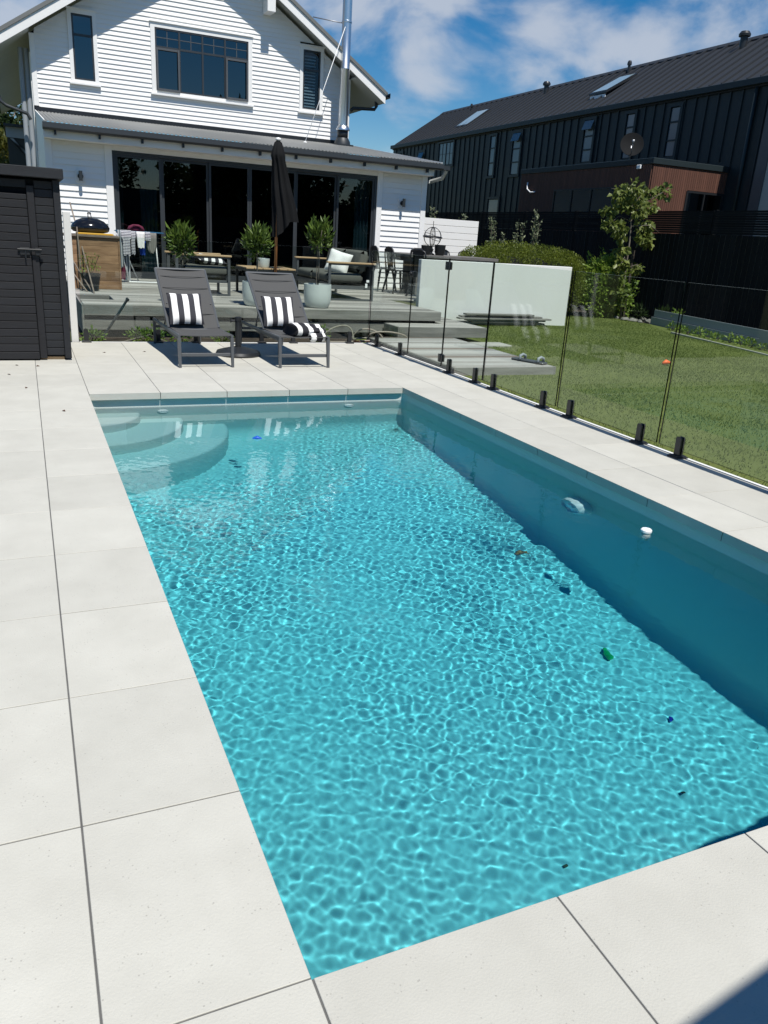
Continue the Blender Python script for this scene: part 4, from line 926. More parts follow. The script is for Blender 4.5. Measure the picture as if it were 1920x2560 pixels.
for k, (a, c, s_) in enumerate([((.50, 11.68, ZD), (.33, 13.30, 1.66), 'longest grey stake leaning from the deck up to the house wall'), ((.49, 11.86, ZD), (.16, 12.8, 1.02), 'second grey stake leaning left against the cabinet'), ((.42, 11.92, ZD), (.18, 12.6, .74), 'shortest grey stake leaning by the black plant pot'), ((.36, 12.1, ZD), (.36, 12.44, 1.30), 'upright brown stake standing against the cabinet boards')]):
    b = MB(); b.tube([a, ((a[0] + c[0]) / 2 + .006, (a[1] + c[1]) / 2, (a[2] + c[2]) / 2 - .01), c], .011, 7); single(b, 'wooden_stake', 'bamboo', s_, 'stake', a, 'stakes leaning by the cabinet')
b = MB(); b.tube([(.40, 9.72, -.06), (.745, 9.62, .48)], .016, 12); b.tube([(.74, 9.622, .475), (.757, 9.616, .495)], .024, 12); single(b, 'grey_pipe', 'alu_dark', 'dark grey pole leaning in the garden strip behind the glass', 'pole', (.40, 9.72, -.06))

# clothes airer and washing
T = thing('clothes_airer', 'folding clothes airer with blue rail and white legs on the deck', 'clothes airer', (1.5, 14.4, ZD))
b = MB()
for y in (14.25, 14.55): b.tube([(1.12, y, 1.26), (1.93, y, 1.26)], .011, 8)
for x in (1.12, 1.93): b.tube([(x, 14.25, 1.26), (x, 14.55, 1.26)], .011, 8)
b.build('top_rail', mat('blue_rail', (.03, .12, .22), .4), T, True)
for k in range(5): MB().tube([(1.13, 14.29 + k * .055, 1.255), (1.92, 14.29 + k * .055, 1.255)], .005, 6).build('drying_bar', 'pvc', T)
for x0_, x1_ in ((1.12, 1.30), (1.78, 1.84)):
    b = MB(); b.tube([(x0_, 14.27, 1.25), (x1_, 14.27, ZD + .02)], .011, 8); b.build('leg', 'pvc', T, True)
b = MB(); b.tube([(1.14, 14.5, 1.24), (1.5, 14.6, ZD + .02)], .010, 8); b.build('leg', 'pvc', T, True); MB().tube([(1.30, 14.27, ZD + .012), (1.84, 14.27, ZD + .012)], .011, 8).build('foot_rail', 'pvc', T)
def garment(name, x0, x1, y, zt, zb, m, label, shape='rect', seed=0):
    nx_, nz_ = 12, 14; v = []; f = []
    for s_ in (0, 1):
        for j in range(nz_ + 1):
            t_ = j / nz_
            for i in range(nx_ + 1):
                u_ = i / nx_; xm = (x0 + x1) / 2; wd = 1.0
                if shape == 'shirt': wd = 1.0 if t_ < .35 else .72
                if shape == 'taper': wd = 1 - .3 * t_
                if shape == 'round': wd = math.sqrt(max(.05, 1 - (max(0, t_ - .6) / .42) ** 2))
                xx = xm + (u_ - .5) * (x1 - x0) * wd; zz_ = zt - t_ * (zt - zb) * (1 - .06 * abs(math.sin(u_ * 5 + seed)))
                yy = y - .018 + s_ * .03 + .016 * math.sin(u_ * 13 + seed * 2 + t_ * 2) * (.3 + t_)
                if j == 0: yy = y
                v.append((xx, yy, zz_ + (.008 if j == 0 else 0)))
    K = (nx_ + 1) * (nz_ + 1)
    for j in range(nz_):
        for i in range(nx_): a = j * (nx_ + 1) + i; f += [(a, a + nx_ + 1, a + nx_ + 2, a + 1), (K + a, K + a + 1, K + a + nx_ + 2, K + a + nx_ + 1)]
    for j in range(nz_): a = j * (nx_ + 1); b2 = a + nx_; f += [(a, K + a, K + a + nx_ + 1, a + nx_ + 1), (b2, b2 + nx_ + 1, K + b2 + nx_ + 1, K + b2)]
    return single(MB().add(v, f), name, m, label, 'clothing', ((x0 + x1) / 2, y, zt), 'washing on the clothes airer', True)
garment('striped_trousers', 1.135, 1.22, 14.24, 1.27, .62, 'stripe_long', 'long grey striped garment at the left end of the airer', 'taper', 1)
garment('striped_dress', 1.19, 1.36, 14.20, 1.27, .84, 'stripe_fine', 'black and white striped shirt hanging left of centre on the airer', 'shirt', 2)
garment('striped_shirt', 1.345, 1.44, 14.22, 1.26, .86, 'stripe_fine', 'narrow striped sleeve top beside the bigger striped shirt', 'shirt', 3)
garment('white_shirt', 1.45, 1.60, 14.21, 1.26, .98, 'cloth_white', 'white top hanging at the middle of the airer', 'taper', 4)
garment('blue_shorts', 1.50, 1.62, 14.30, 1.10, .86, mat('blue_cloth', (.01, .06, .35), .9), 'bright blue shorts hanging low under the white top', 'taper', 5)
garment('grey_shorts', 1.635, 1.80, 14.21, 1.25, .90, mat('grey_cloth', (.20, .20, .18), .9, bump=.3), 'grey shorts hanging at the right end of the airer', 'round', 6)
garment('zebra_cloth', 1.60, 1.69, 14.18, 1.26, 1.12, 'stripe_fine', 'small zebra patterned cloth beside the grey shorts', 'rect', 7)
o = garment('hanging_towel', 1.20, 1.33, 14.33, .86, .40, 'stripe_long', 'long striped towel hanging down to the deck boards', 'rect', 8)
b = MB(); b.lathe([(0, 0), (.12, .0), (.15, .04), (.12, .09), (.05, .12), (0, .12)], (1.47, 14.38, 1.265), 18, sy=.6); b.tube([(1.36, 14.3, 1.29), (1.42, 14.28, 1.37), (1.52, 14.28, 1.36), (1.60, 14.3, 1.28)], .018, 8); single(b, 'rolled_garment', mat('maroon_cloth', (.12, .012, .04), .8), 'dark maroon rolled garment lying on top of the airer', 'clothing', (1.47, 14.38, 1.265), 'washing on the clothes airer', True)
garment('maroon_cloth', 1.14, 1.26, 14.30, .72, .42, bpy.data.materials['maroon_cloth'], 'dark maroon cloth hanging low at the left of the airer', 'taper', 9)

# ------------------------------------------------------------------ dining table, chairs, ornaments
WW = single(MB().box((6.13, 12.1, -.06), (9.45, 12.22, 1.10), ch=.006), 'white_garden_wall', 'render_white', 'low white rendered garden wall between the deck and lawn', 'wall', (7.8, 12.15, 0))
T = thing('dining_table', 'long outdoor dining table with a weathered grey top behind the white wall', 'table', (7.6, 13.8, ZD))
for k in range(6): MB().box((6.45, 13.25 + k * .17, 1.10), (8.45, 13.25 + k * .17 + .165, 1.155), ch=.003).build('table_board', 'tabletop', T)
MB().box((6.5, 13.3, 1.02), (8.4, 14.2, 1.098)).build('table_frame', 'tabletop', T)
for x in (6.75, 8.2): MB().box((x - .05, 13.45, ZD), (x + .05, 14.1, 1.02)).build('leg', 'tabletop', T)
def metal_chair(label):
    T = thing('metal_chair', label, 'chair', (0, 0, 0), 0, 'dark metal chairs round the dining table', True)   # local: faces +y, backrest at y=-.2
    MB().box((-.18, -.18, .43), (.18, .18, .45), ch=.008).build('seat', 'black_metal', T)
    for sx in (-1, 1):
        for sy in (-1, 1): 
            b = MB(); b.add([(sx * .14 - .03, sy * .14 - .015, .43), (sx * .14 + .03, sy * .14 - .015, .43), (sx * .14 + .02, sy * .14 + .015, .43), (sx * .14 - .02, sy * .14 + .015, .43), (sx * .21 - .02, sy * .22 - .01, 0), (sx * .21 + .02, sy * .22 - .01, 0), (sx * .21 + .014, sy * .22 + .01, 0), (sx * .21 - .014, sy * .22 + .01, 0)], [(0, 1, 2, 3), (4, 7, 6, 5), (0, 4, 5, 1), (1, 5, 6, 2), (2, 6, 7, 3), (3, 7, 4, 0)]); b.build('leg', 'black_metal', T)
    b = MB(); b.tube([(-.17, -.18, .44), (-.17, -.23, .74), (-.15, -.24, .83), (-.08, -.245, .87), (.08, -.245, .87), (.15, -.24, .83), (.17, -.23, .74), (.17, -.18, .44)], .016, 8); b.build('back_hoop', 'black_metal', T, True)
    b = MB(); b.add([(-.10, -.175, .45), (.10, -.175, .45), (.13, -.243, .86), (-.13, -.243, .86), (-.10, -.18, .45), (.10, -.18, .45), (.13, -.248, .86), (-.13, -.248, .86)], [(0, 1, 2, 3), (7, 6, 5, 4), (0, 4, 5, 1), (1, 5, 6, 2), (2, 6, 7, 3), (3, 7, 4, 0)]); b.build('back_splat', 'black_metal', T)
    return T
c0 = metal_chair('metal chair pulled out furthest left of the dining table')
CH_ = [((6.20, 14.45), -1.5, None), ((6.22, 13.75), -1.45, 'metal chair at the left end of the dining table'), ((6.42, 13.02), -1.0, 'metal chair nearest the white wall end of the table'),
       ((7.35, 14.55), 3.14, 'metal chair on the far side of the table left of centre'), ((7.95, 14.55), 3.1, 'metal chair on the far side at the table middle'), ((8.5, 14.5), 3.2, 'metal chair on the far side towards the hedge')]
for k, (p_, a, lb) in enumerate(CH_):
    c = c0 if k == 0 else copy_tree(c0)
    if lb: c['label'] = lb
    c.location = (p_[0] + (.22 if k < 3 else 0), p_[1], ZD); c.rotation_euler = (0, 0, a)
for k, x in enumerate((6.93, 7.24)):
    b = MB(); s_ = 1.2 if k == 0 else 1.35; b.lathe([(0, 0), (.06 * s_, 0), (.075 * s_, .05), (.085 * s_, .15 * s_), (.075 * s_, .15 * s_), (.0, .14 * s_)], (x, 13.55, 1.156), 24); single(b, 'black_planter', 'pot_black', ['black planter left of the sphere ornament on the dining table', 'black planter right of the sphere ornament on the dining table'][k], 'planter', (x, 13.55, 1.156), 'black planters on the dining table', True, SM)
T = thing('armillary_sphere', 'black wire armillary sphere ornament standing on the dining table', 'ornament', (7.14, 13.72, 1.156)); cx, cy0, cz, R0 = 7.14, 13.72, 1.50, .185
b = MB(); b.lathe([(.07, 0), (.06, .02), (.02, .04), (.03, .08), (.045, .10), (.02, .13), (.012, .17)], (cx, cy0, 1.156), 16); b.build('stand', 'black_metal', T, True)
def ring(R_, rx, rz, r=.006):
    m_ = Matrix.Rotation(rz, 3, 'Z') @ Matrix.Rotation(rx, 3, 'X'); b = MB(); b.tube([m_ @ Vector((R_ * math.cos(t / 32 * 6.28319), R_ * math.sin(t / 32 * 6.28319), 0)) + Vector((cx, cy0, cz)) for t in range(33)], r, 6, caps=False); b.build('ring', 'black_metal', T, True)
ring(R0, math.pi / 2, 0); ring(R0, math.pi / 2, math.pi / 2 * .9); ring(R0 * .98, math.pi / 2, .9); ring(R0 * .97, math.pi / 2, -.75); ring(R0 * 1.03, .08, 0, .012); ring(R0 * .9, .45, .5)
MB().tube([(cx, cy0, cz - .2), (cx, cy0, cz + .30)], .006, 6).build('arrow', 'black_metal', T)
b = MB(); b.box((6.33, 14.0, 1.146), (6.41, 14.08, 1.16)); b.tube([(6.37, 14.04, 1.16), (6.37, 14.04, 1.25)], .03, 12); b.box((6.33, 14.0, 1.25), (6.41, 14.08, 1.27)); single(b, 'candle_lantern', 'steel_rough', 'small pale lantern at the left end of the dining table', 'lantern', (6.37, 14.04, 1.146))
# white slatted screen behind
T = thing('slatted_screen', 'white horizontal slatted screen right of the house corner', 'screen', (9.1, 17, 0))
for k in range(9): MB().box((8.50, 17.0, 1.95 - .155 * (k + 1) + .008), (10.08, 17.025, 1.95 - .155 * k), ch=.003).build('slat', 'paint_white', T)
for x in (8.55, 10.0): MB().box((x - .04, 17.027, 0), (x + .04, 17.1, 1.90)).build('post', 'paint_white', T)
# planks by the wall
for k, (x0_, x1_, z_, y_) in enumerate([(6.93, 8.81, .0, 11.95), (7.15, 8.65, .03, 11.93), (6.87, 8.92, .09, 11.9), (7.05, 8.80, .06, 11.92), (6.95, 8.75, .12, 11.97), (7.01, 8.51, .165, 11.9), (7.30, 8.55, .14, 11.96)]):
    single(MB().box((x0_, y_ - .07, z_), (x1_, y_ + .07, z_ + .028), ch=.003), 'timber_plank', 'sleeper', ['bottom plank of the stack by the white wall', 'second lowest short plank of the stack by the wall', 'longest plank sticking out right in the plank stack', 'plank just under the longest in the stack by the wall', 'plank in the upper middle of the stack by the wall', 'topmost plank of the stack by the white wall', 'plank just below the topmost in the stack by the wall'][k], 'plank', ((x0_ + x1_) / 2, y_, z_), 'stack of planks by the white wall')
# brush head on step, orange toy, slab, hose
T = thing('pool_brush_head', 'grey pool vacuum head with two curved handles on the lowest step', 'pool cleaning head', (5.28, 7.15, .06), math.radians(-68), local=True)
MB().box((-.24, -.06, .005), (.24, .06, .03), ch=.01).build('body', 'alu_grey', T)
for x in (-.10, .17):
    b = MB(); b.tube([(x, -.06, .025), (x - .01, -.04, .07), (x, 0, .085), (x + .01, .04, .07), (x, .06, .025)], .018, 8); b.build('handle', 'primed', T, True)
b = MB(); b.tube([(7.70, 7.40, -.01), (7.76, 7.40, .01), (7.83, 7.38, -.0)], [.015, .035, .012], 10); single(b, 'orange_toy', 'orange', 'small orange and white toy left on the lawn', 'toy', (7.77, 7.40, -.02), None, True)
struct(MB().box((5.62, 9.05, -.04), (6.25, 9.42, .0), ch=.005).build('stepping_slab', 'concrete'))
b = MB(); p_ = []
for i in range(160):
    t_ = i / 159; a = t_ * 2 * math.pi * 2.6; r = .16 + .20 * math.sin(t_ * 6) ** 2
    p_.append((4.02 + .75 * (t_ - .5) + r * 1.25 * math.cos(a) - .05, 9.42 + .10 * math.sin(a * .8) , .02 + .16 * max(0, math.sin(a)) + .03 * math.sin(t_ * 20)))
b.tube(p_, .011, 8); single(b, 'garden_hose', 'hose', 'tangled pale brown garden hose behind the glass fence corner', 'hose', (3.95, 9.42, 0), None, True)
b = MB()
for k in range(5): 
    a = k * 1.3; b.tube([(4.0 + .22 * math.cos(a + i * .7), 9.38 + .06 * math.sin(a + i), .0 + .015 * (i % 2)) for i in range(8)], .007, 6)
single(b, 'cut_vine', 'dry_leaf', 'reddish brown tangle of cut vine under the hose', 'vine', (4.0, 9.4, 0), None, True)

# ------------------------------------------------------------------ garden plants
g = np.random.default_rng(21)
def plant(name, c, r, n, size, m, label, cat, seed, group=None, stem=True, up=.4, inner=.25, aspect=.5):
    T = thing(name, label, cat, c, 0, group); gg = np.random.default_rng(seed)
    P_, D_ = blob_pts(gg, n, (c[0], c[1], c[2] + r[2]), r, .25, inner, seed); leaves('foliage', P_, D_ * .7, size, m, T, seed, aspect, 0, up)
    if stem:
        b = MB()
        for k in range(5): a = gg.uniform(0, 6.28); b.tube([c, (c[0] + r[0] * .6 * math.cos(a), c[1] + r[1] * .6 * math.sin(a), c[2] + r[2] * 1.3)], [.008, .003], 5)
        b.build('stem', 'twig', T)
    return T
for k, (x, s_) in enumerate([(.30, 'behind the leftmost spigot'), (1.05, 'behind the left leg of the left lounger'), (1.38, 'behind the left lounger'), (1.95, 'behind the parasol base'), (.85, 'beside the leaning grey pole'), (3.35, 'under the deck edge by the hose')]):
    plant('garden_weed', (x, 9.55, -.06), (.13, .09, .08 + .02 * (k % 3)), 150, .05, 'leaf_bright', 'low green weed growing ' + s_, 'weed', 30 + k, 'weeds behind the rear glass')
b = MB(); b.tube([(.62, 9.40, -.03), (1.0, 9.55, .05), (1.2, 9.5, -.03)], [.012, .01, .006], 6); single(b, 'fallen_branch', 'bark', 'pale broken branch lying behind the rear glass', 'branch', (.62, 9.40, -.03))
# hedge behind the white wall
T = thing('round_hedge', 'wide clipped yellow green hedge rising above the white garden wall', 'hedge', (9.9, 14.5, 0)); gg = np.random.default_rng(50); P_ = []; D_l = []
for cx_, cy_, rx, ry, rz2 in [(8.75, 14.35, .75, .8, .72), (9.35, 14.4, .95, .85, .83), (10.1, 14.5, .95, .9, .82), (10.8, 14.5, .75, .8, .74), (11.1, 14.5, .4, .5, .48)]:
    a_, b_ = blob_pts(gg, 14000, (cx_, cy_, .68), (rx, ry, rz2 * 1.02), .05, .68, cx_); P_.append(a_); D_l.append(b_)
leaves('foliage', np.concatenate(P_), np.concatenate(D_l), .036, 'leaf_hedge', T, 51, .55, 0, .25)
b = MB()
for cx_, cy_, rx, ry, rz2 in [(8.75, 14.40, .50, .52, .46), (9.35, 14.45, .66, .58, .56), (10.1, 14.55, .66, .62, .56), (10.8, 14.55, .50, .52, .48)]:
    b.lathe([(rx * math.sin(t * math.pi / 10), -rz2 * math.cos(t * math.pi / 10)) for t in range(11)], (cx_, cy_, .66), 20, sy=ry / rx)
b.build('dark_core', 'canopy', T, True)  # solid dark blobs, stand in for the shaded inside of the hedge
def bush(c, r, n, size, m, label, seed, name='bush', cat='bush', up=.3, inner=.45):
    T = thing(name, label, cat, c); gg = np.random.default_rng(seed); P_ = []; D_l = []
    for k in range(7):
        cc = (c[0] + gg.uniform(-.55, .55) * r[0], c[1] + gg.uniform(-.5, .5) * r[1], c[2] + r[2] * gg.uniform(.55, 1.35)); a_, b_ = blob_pts(gg, n // 7, cc, (r[0] * .55, r[1] * .6, r[2] * .62), .3, inner, seed + k); P_.append(a_); D_l.append(b_)
    P_ = np.concatenate(P_); D_l = np.concatenate(D_l); ok = P_[:, 2] > c[2]
    leaves('foliage', P_[ok], D_l[ok], size, m, T, seed, .55, .1, up)
    b = MB()
    for k in range(9): a = gg.uniform(0, 6.28); rr = gg.uniform(.2, .8); b.tube([(c[0] + .2 * r[0] * math.cos(a), c[1] + .2 * r[1] * math.sin(a), c[2]), (c[0] + rr * r[0] * math.cos(a), c[1] + rr * r[1] * math.sin(a), c[2] + r[2] * 1.5)], [.015, .004], 5)
    b.build('stem', 'twig', T); return T
bush((11.95, 14.25, -.05), (.85, .45, .78), 10500, .085, 'leaf_bright', 'bright green leafy bush right of the white wall', 60)
bush((12.2, 14.3, -.05), (.38, .35, .5), 1800, .07, 'leaf_dark', 'darker green bush at the foot of the young tree', 61)
def upright(x, y, h, label, seed, nst=5, r=.2):
    T = thing('upright_shrub', label, 'shrub', (x, y, 0), 0, 'upright grey leaved shrubs along the black fence'); gg = np.random.default_rng(seed); b = MB(); P_ = []
    for k in range(nst):
        a = gg.uniform(0, 6.28); rr = gg.uniform(.2, 1) * r; hh = h * gg.uniform(.8, 1) if k else h; q = [(x + rr * t * math.cos(a), y + rr * t * math.sin(a), hh * t) for t in (0, .35, .7, 1)]; b.tube(q, [.01, .008, .005, .002], 5)
        t = gg.uniform(.25, 1, 110); P_.append(np.stack([x + rr * t * math.cos(a), y + rr * t * math.sin(a), hh * t], 1) + gg.normal(0, .025, (110, 3)))
    b.build('stem', 'bark', T); P_ = np.concatenate(P_); leaves('foliage', P_, gg.normal(0, .6, P_.shape), .075, 'leaf_grey', T, seed, .45, 0, .7)
for k, (x, h, lb) in enumerate([(10.37, 2.07, 'upright shrub left of the gap above the hedge, nearest the screen'), (11.01, 2.0, 'middle upright grey shrub above the hedge'), (11.38, 2.29, 'tallest upright grey shrub above the hedge right end'), (9.10, 2.16, 'upright shrub tips showing over the white screen middle'), (9.9, 2.08, 'upright shrub tips at the right end of the white screen'), (8.75, 2.05, 'upright shrub tips over the left half of the white screen')]):
    upright(x, 17.6 if k in (3, 4, 5) else 16.5, h * (1.02 if k > 2 else 1), lb, 70 + k, 5, .26 if k < 3 else .15)
# young tree with a stake
T = thing('young_tree', 'slender young tree with drooping heart shaped leaves tied to a stake', 'tree', (12.25, 13.75, 0)); gg = np.random.default_rng(9)
tx, ty = 12.2, 13.8
b = MB(); b.tube([(12.28, ty, -.05), (12.22, ty, .9), (12.20, ty, 1.7), (12.12, ty, 2.45), (12.0, ty, 2.8)], [.028, .022, .018, .013, .006], 8)
limbs = [((12.16, ty, 2.0), (12.55, ty - .2, 2.05), (12.8, ty - .25, 1.9)), ((12.14, ty, 2.25), (12.6, ty, 2.6), (13.02, ty - .1, 2.86)), ((12.15, ty, 2.1), (11.8, ty, 2.2), (11.55, ty, 2.0)), ((12.12, ty, 2.4), (11.8, ty + .1, 2.75), (11.55, ty + .1, 2.75)), ((12.1, ty, 2.4), (12.4, ty, 2.75), (12.6, ty, 2.7)), ((12.2, ty, 1.2), (12.05, ty - .1, 1.35), (11.85, ty - .2, 1.1)), ((12.2, ty, 1.1), (12.45, ty - .1, 1.2), (12.6, ty - .1, 1.05)), ((12.2, ty, .9), (12.0, ty, 1.0), (11.95, ty, .6))]
for q in limbs: b.tube(q, [.010, .006, .003], 6)
b.build('trunk', 'bark', T, True)
cl = [(11.62, 2.32, .16), (11.6, 2.0, .15), (11.75, 2.68, .18), (12.0, 2.75, .2), (12.3, 2.6, .22), (12.55, 2.45, .2), (12.2, 2.35, .2), (12.6, 2.75, .12), (13.02, 2.78, .16), (11.75, 1.95, .14), (12.55, 2.05, .16), (12.7, 1.85, .15), (12.78, 1.68, .11), (11.9, 2.45, .15), (12.5, 1.75, .12), (11.98, 1.5, .12), (11.95, 1.2, .15), (11.9, .9, .14), (12.6, 1.1, .12), (12.0, .6, .15), (11.95, 1.75, .09), (12.05, .35, .16)]
P_ = []; D_l = []
for cx_, cz_, r_ in cl:
    a_, b_ = blob_pts(gg, int(400 * r_), (cx_, ty + gg.uniform(-.15, .15), cz_), (r_, r_ * 1.1, r_ * .85), .2, .2, cx_ * 9); P_.append(a_); D_l.append(b_)
leaves('crown', np.concatenate(P_), np.concatenate(D_l),   .125, 'leaf_tree', T, 12, .8, .75, 0, .22)
MB().box((12.43, ty + .1, -.1), (12.49, ty + .15, 1.5)).build('stake', 'twig', T)
for k in range(2): plant('fern', [(12.62, 13.6, -.05), (12.75, 12.95, -.05)][k], (.14, .14, .17), 160, .12, 'leaf_dark', ['small fern at the foot of the young tree', 'small fern beside the end of the grey boards'][k], 'fern', 90 + k, None, False, 1.0, .1, .15)
for k in range(12):
    x, y, r = 12.25 + gg.uniform(-.15, .5), 12.75 + k * .10, gg.uniform(.05, .11); b = MB(); b.lathe([(r * math.sin(t * math.pi / 6), -r * .55 * math.cos(t * math.pi / 6)) for t in range(7)], (x, y, -.02), 9, sy=gg.uniform(.6, 1.1)); b.v = [(p[0] + gg.normal(0, r * .08), p[1] + gg.normal(0, r * .08), p[2] + gg.normal(0, r * .06)) for p in b.v]
    o = b.build('garden_rock', 'stone'); recenter(o, (x, y, -.05)); tag(o, 'grey brown rock in the edging round the young tree', 'rock', 'rocks edging the tree bed')
# grey boards along the bed
T = thing('stacked_boards', 'long grey painted weatherboards standing on edge against the black fence', 'boards', (11.9, 11, 0))
def slab(p0, p1, z0, z1, th, m, name, par):
    d = (Vector(p1) - Vector(p0)); nn = Vector((-d.y, d.x)).normalized() * th; q = [(p0[0], p0[1]), (p1[0], p1[1]), (p1[0] + nn.x, p1[1] + nn.y), (p0[0] + nn.x, p0[1] + nn.y)]; return MB().prism(q, 2, z0, z1).build(name, m, par)
slab((12.28, 12.75), (11.42, 8.75), -.04, .125, -.03, 'primed', 'board', T); slab((12.32, 12.72), (11.46, 8.75), .13, .28, -.03, 'primed', 'board', T)
slab((11.33, 8.95), (11.08, 7.9), .02, .30, -.03, 'primed', 'board', T); slab((11.05, 7.9), (10.7, 6.2), -.04, .27, -.03, 'primed', 'board', T)
for k in range(12):
    y = 11.6 - k * .32; x = float(np.interp(y, [8.75, 12.75], [11.30, 12.15])) - .12 + gg.uniform(-.05, .05)
    plant('strawberry_plant', (x, y, -.06), (.10, .10, .07 + .03 * gg.random()), 70, .055, 'leaf_bright', 'low leafy plant growing along the grey boards', 'plant', 100 + k, 'low plants in front of the grey boards', True, .5)
for k, (x, y) in enumerate([(11.75, 8.9), (11.5, 8.0), (12.3, 12.0)]): plant('strawberry_plant', (x, y, .1), (.13, .16, .13), 90, .06, 'leaf_bright', ['leafy plant showing over the overlapping grey boards', 'leafy plant behind the nearest grey board at the frame edge', 'sprig showing over the far end of the grey boards'][k], 'plant', 120 + k)

# ------------------------------------------------------------------ black boundary fence
FX = 13.0
BF = thing('boundary_fence', 'tall black timber boundary fence of upright palings with a slatted top', 'fence', (FX, 14, 0)); OFF[BF.name] = (0, 0, 0)
s0 = None; y = 5.0; k = 0
while y < 24.5:
    if s0 is None:
        b = MB(); b.box((-.01, -.068, -.05), (.01, .068, 1.90)); b.m[2] = 1; b.m[1] = 1; s0 = b.build('paling', ['fence_black', 'fence_edge_light'], BF); o = s0
    else: o = piece(s0, 'paling', BF, (0, 0, 0))
    o.location = (0 + rnd.uniform(-.002, .002), y - 14, rnd.uniform(-.006, .006)); y += .146; k += 1
MB().box((.012, -9.1, -.05), (.03, 10.6, 1.88)).build('backing_rail', 'fence_black', BF)
for j in range(10):
    y = -9.0
    while y < 10.5:
        MB().box((-.012, y + .004, 1.915 + j * .047), (.008, y + 2.4, 1.915 + j * .047 + .0415)).build('slat', 'fence_black', BF); y += 2.41
y = -9.0
while y < 10.6: MB().box((.01, y - .05, 1.9), (.08, y + .04, 2.40)).build('post', 'fence_black', BF); y += 2.41
OFF[BF.name] = (FX, 14, 0)

# ------------------------------------------------------------------ neighbour's black house
NB = thing('black_house', 'long black clad neighbour house with standing seam roof beyond the fence', 'house', (17, 26, 0))
XE, XR = 17.0, 19.65; Y0, Y1 = 15.05, 38.1
MB().box((XE, Y0, -.1), (XE + 5.3, Y1, 5.66)).build('wall', 'cladding', NB)
WNS = [(31.66, 33.0, 4.62, 5.53, 'big'), (28.15, 28.55, 4.02, 5.48, 'tall'), (26.32, 26.87, 4.0, 5.46, 'open'), (22.0, 22.5, 4.2, 5.48, 'open'), (20.05, 20.42, 4.2, 5.46, 'tall'), (18.14, 18.52, 4.14, 5.45, 'tall'), (27.5, 28.3, 2.2, 3.15, 'plain'), (34.5, 35.0, 4.5, 5.3, 'open'), (36.9, 37.1, 4.6, 5.4, 'plain')]
y = Y0 + .1
while y < Y1:
    segs = [(-.1, 5.6)]
    for a, c, z0_, z1_, _ in WNS:
        if a - .12 < y < c + .12: segs = [q for s in segs for q in ((s[0], min(s[1], z0_ - .1)), (max(s[0], z1_ + .1), s[1])) if q[1] - q[0] > .05]
    if 16.0 < y < 22.1: segs = [(max(s[0], 3.9), s[1]) for s in segs if s[1] > 3.95]
    for s in segs:
        if s[1] > 1.8: MB().box((XE - .035, y - .022, s[0]), (XE - .001, y + .022, s[1])).build('batten', 'cladding', NB)
    y += .41
for a, c, z0_, z1_, kind in WNS:
    b = MB(); x = XE - .06; t = .05
    b.box((x, a - .1, z0_ - .09), (XE - .001, a, z1_ + .09)); b.box((x, c, z0_ - .09), (XE - .001, c + .1, z1_ + .09)); b.box((x, a, z1_), (XE - .001, c, z1_ + .09)); b.box((x, a, z0_ - .09), (XE - .001, c, z0_))
    wn_ = b.build('window', 'cladding', NB)
    sp = {'big': [], 'tall': [z0_ + (z1_ - z0_) * .33, z0_ + (z1_ - z0_) * .70], 'open': [z0_ + (z1_ - z0_) * .30, z0_ + (z1_ - z0_) * .62], 'plain': []}[kind]
    zs = [z0_] + sp + [z1_]; cols_ = [a, (a + c) / 2, c] if kind == 'big' else [a, c]
    for zi, (za, zb_) in enumerate(zip(zs[:-1], zs[1:])):
        for ca, cb in zip(cols_[:-1], cols_[1:]):
            MB().box((XE - .030, ca + .03, za + .03), (XE - .022, cb - .03, zb_ - .03)).build('pane', 'window_far', wn_) if False else None
            bb = MB(); bb.box((XE - .018, ca + .025, za + .025), (XE - .01, cb - .025, zb_ - .025)); pn = bb.build('pane', M.setdefault('pane_far', mat('far_window_pane', (.16, .19, .21), .15, (.10, .12, .14), 1.5, .6, spec=.6)), wn_)
    b = MB()
    for s in sp: b.box((XE - .04, a, s - .022), (XE - .019, c, s + .022))
    if kind == 'big':
        b.box((XE - .04, (a + c) / 2 - .025, z0_), (XE - .019, (a + c) / 2 + .025, z1_))
        for q in (.25, .75): b.box((XE - .034, a + (c - a) * q - .008, z0_), (XE - .019, a + (c - a) * q + .008, z1_))
        b.box((XE - .031, a, (z0_ + z1_) / 2 - .008), (XE - .0195, c, (z0_ + z1_) / 2 + .008))
    if len(b.v): b.build('mullion', 'cladding', wn_)
    if kind == 'open':
        hz = z0_ + (z1_ - z0_) * .62; bb = MB().box((-.30, a + .01, -.02), (.0, c - .01, .0)); R_ = Matrix.Rotation(math.radians(-68), 3, 'Y'); bb.v = [tuple(R_ @ Vector((p[0], 0, p[2])) + Vector((XE - .06, p[1], z1_ - .02))) for p in bb.v]; bb.build('open_sash', M['pane_far'], wn_)
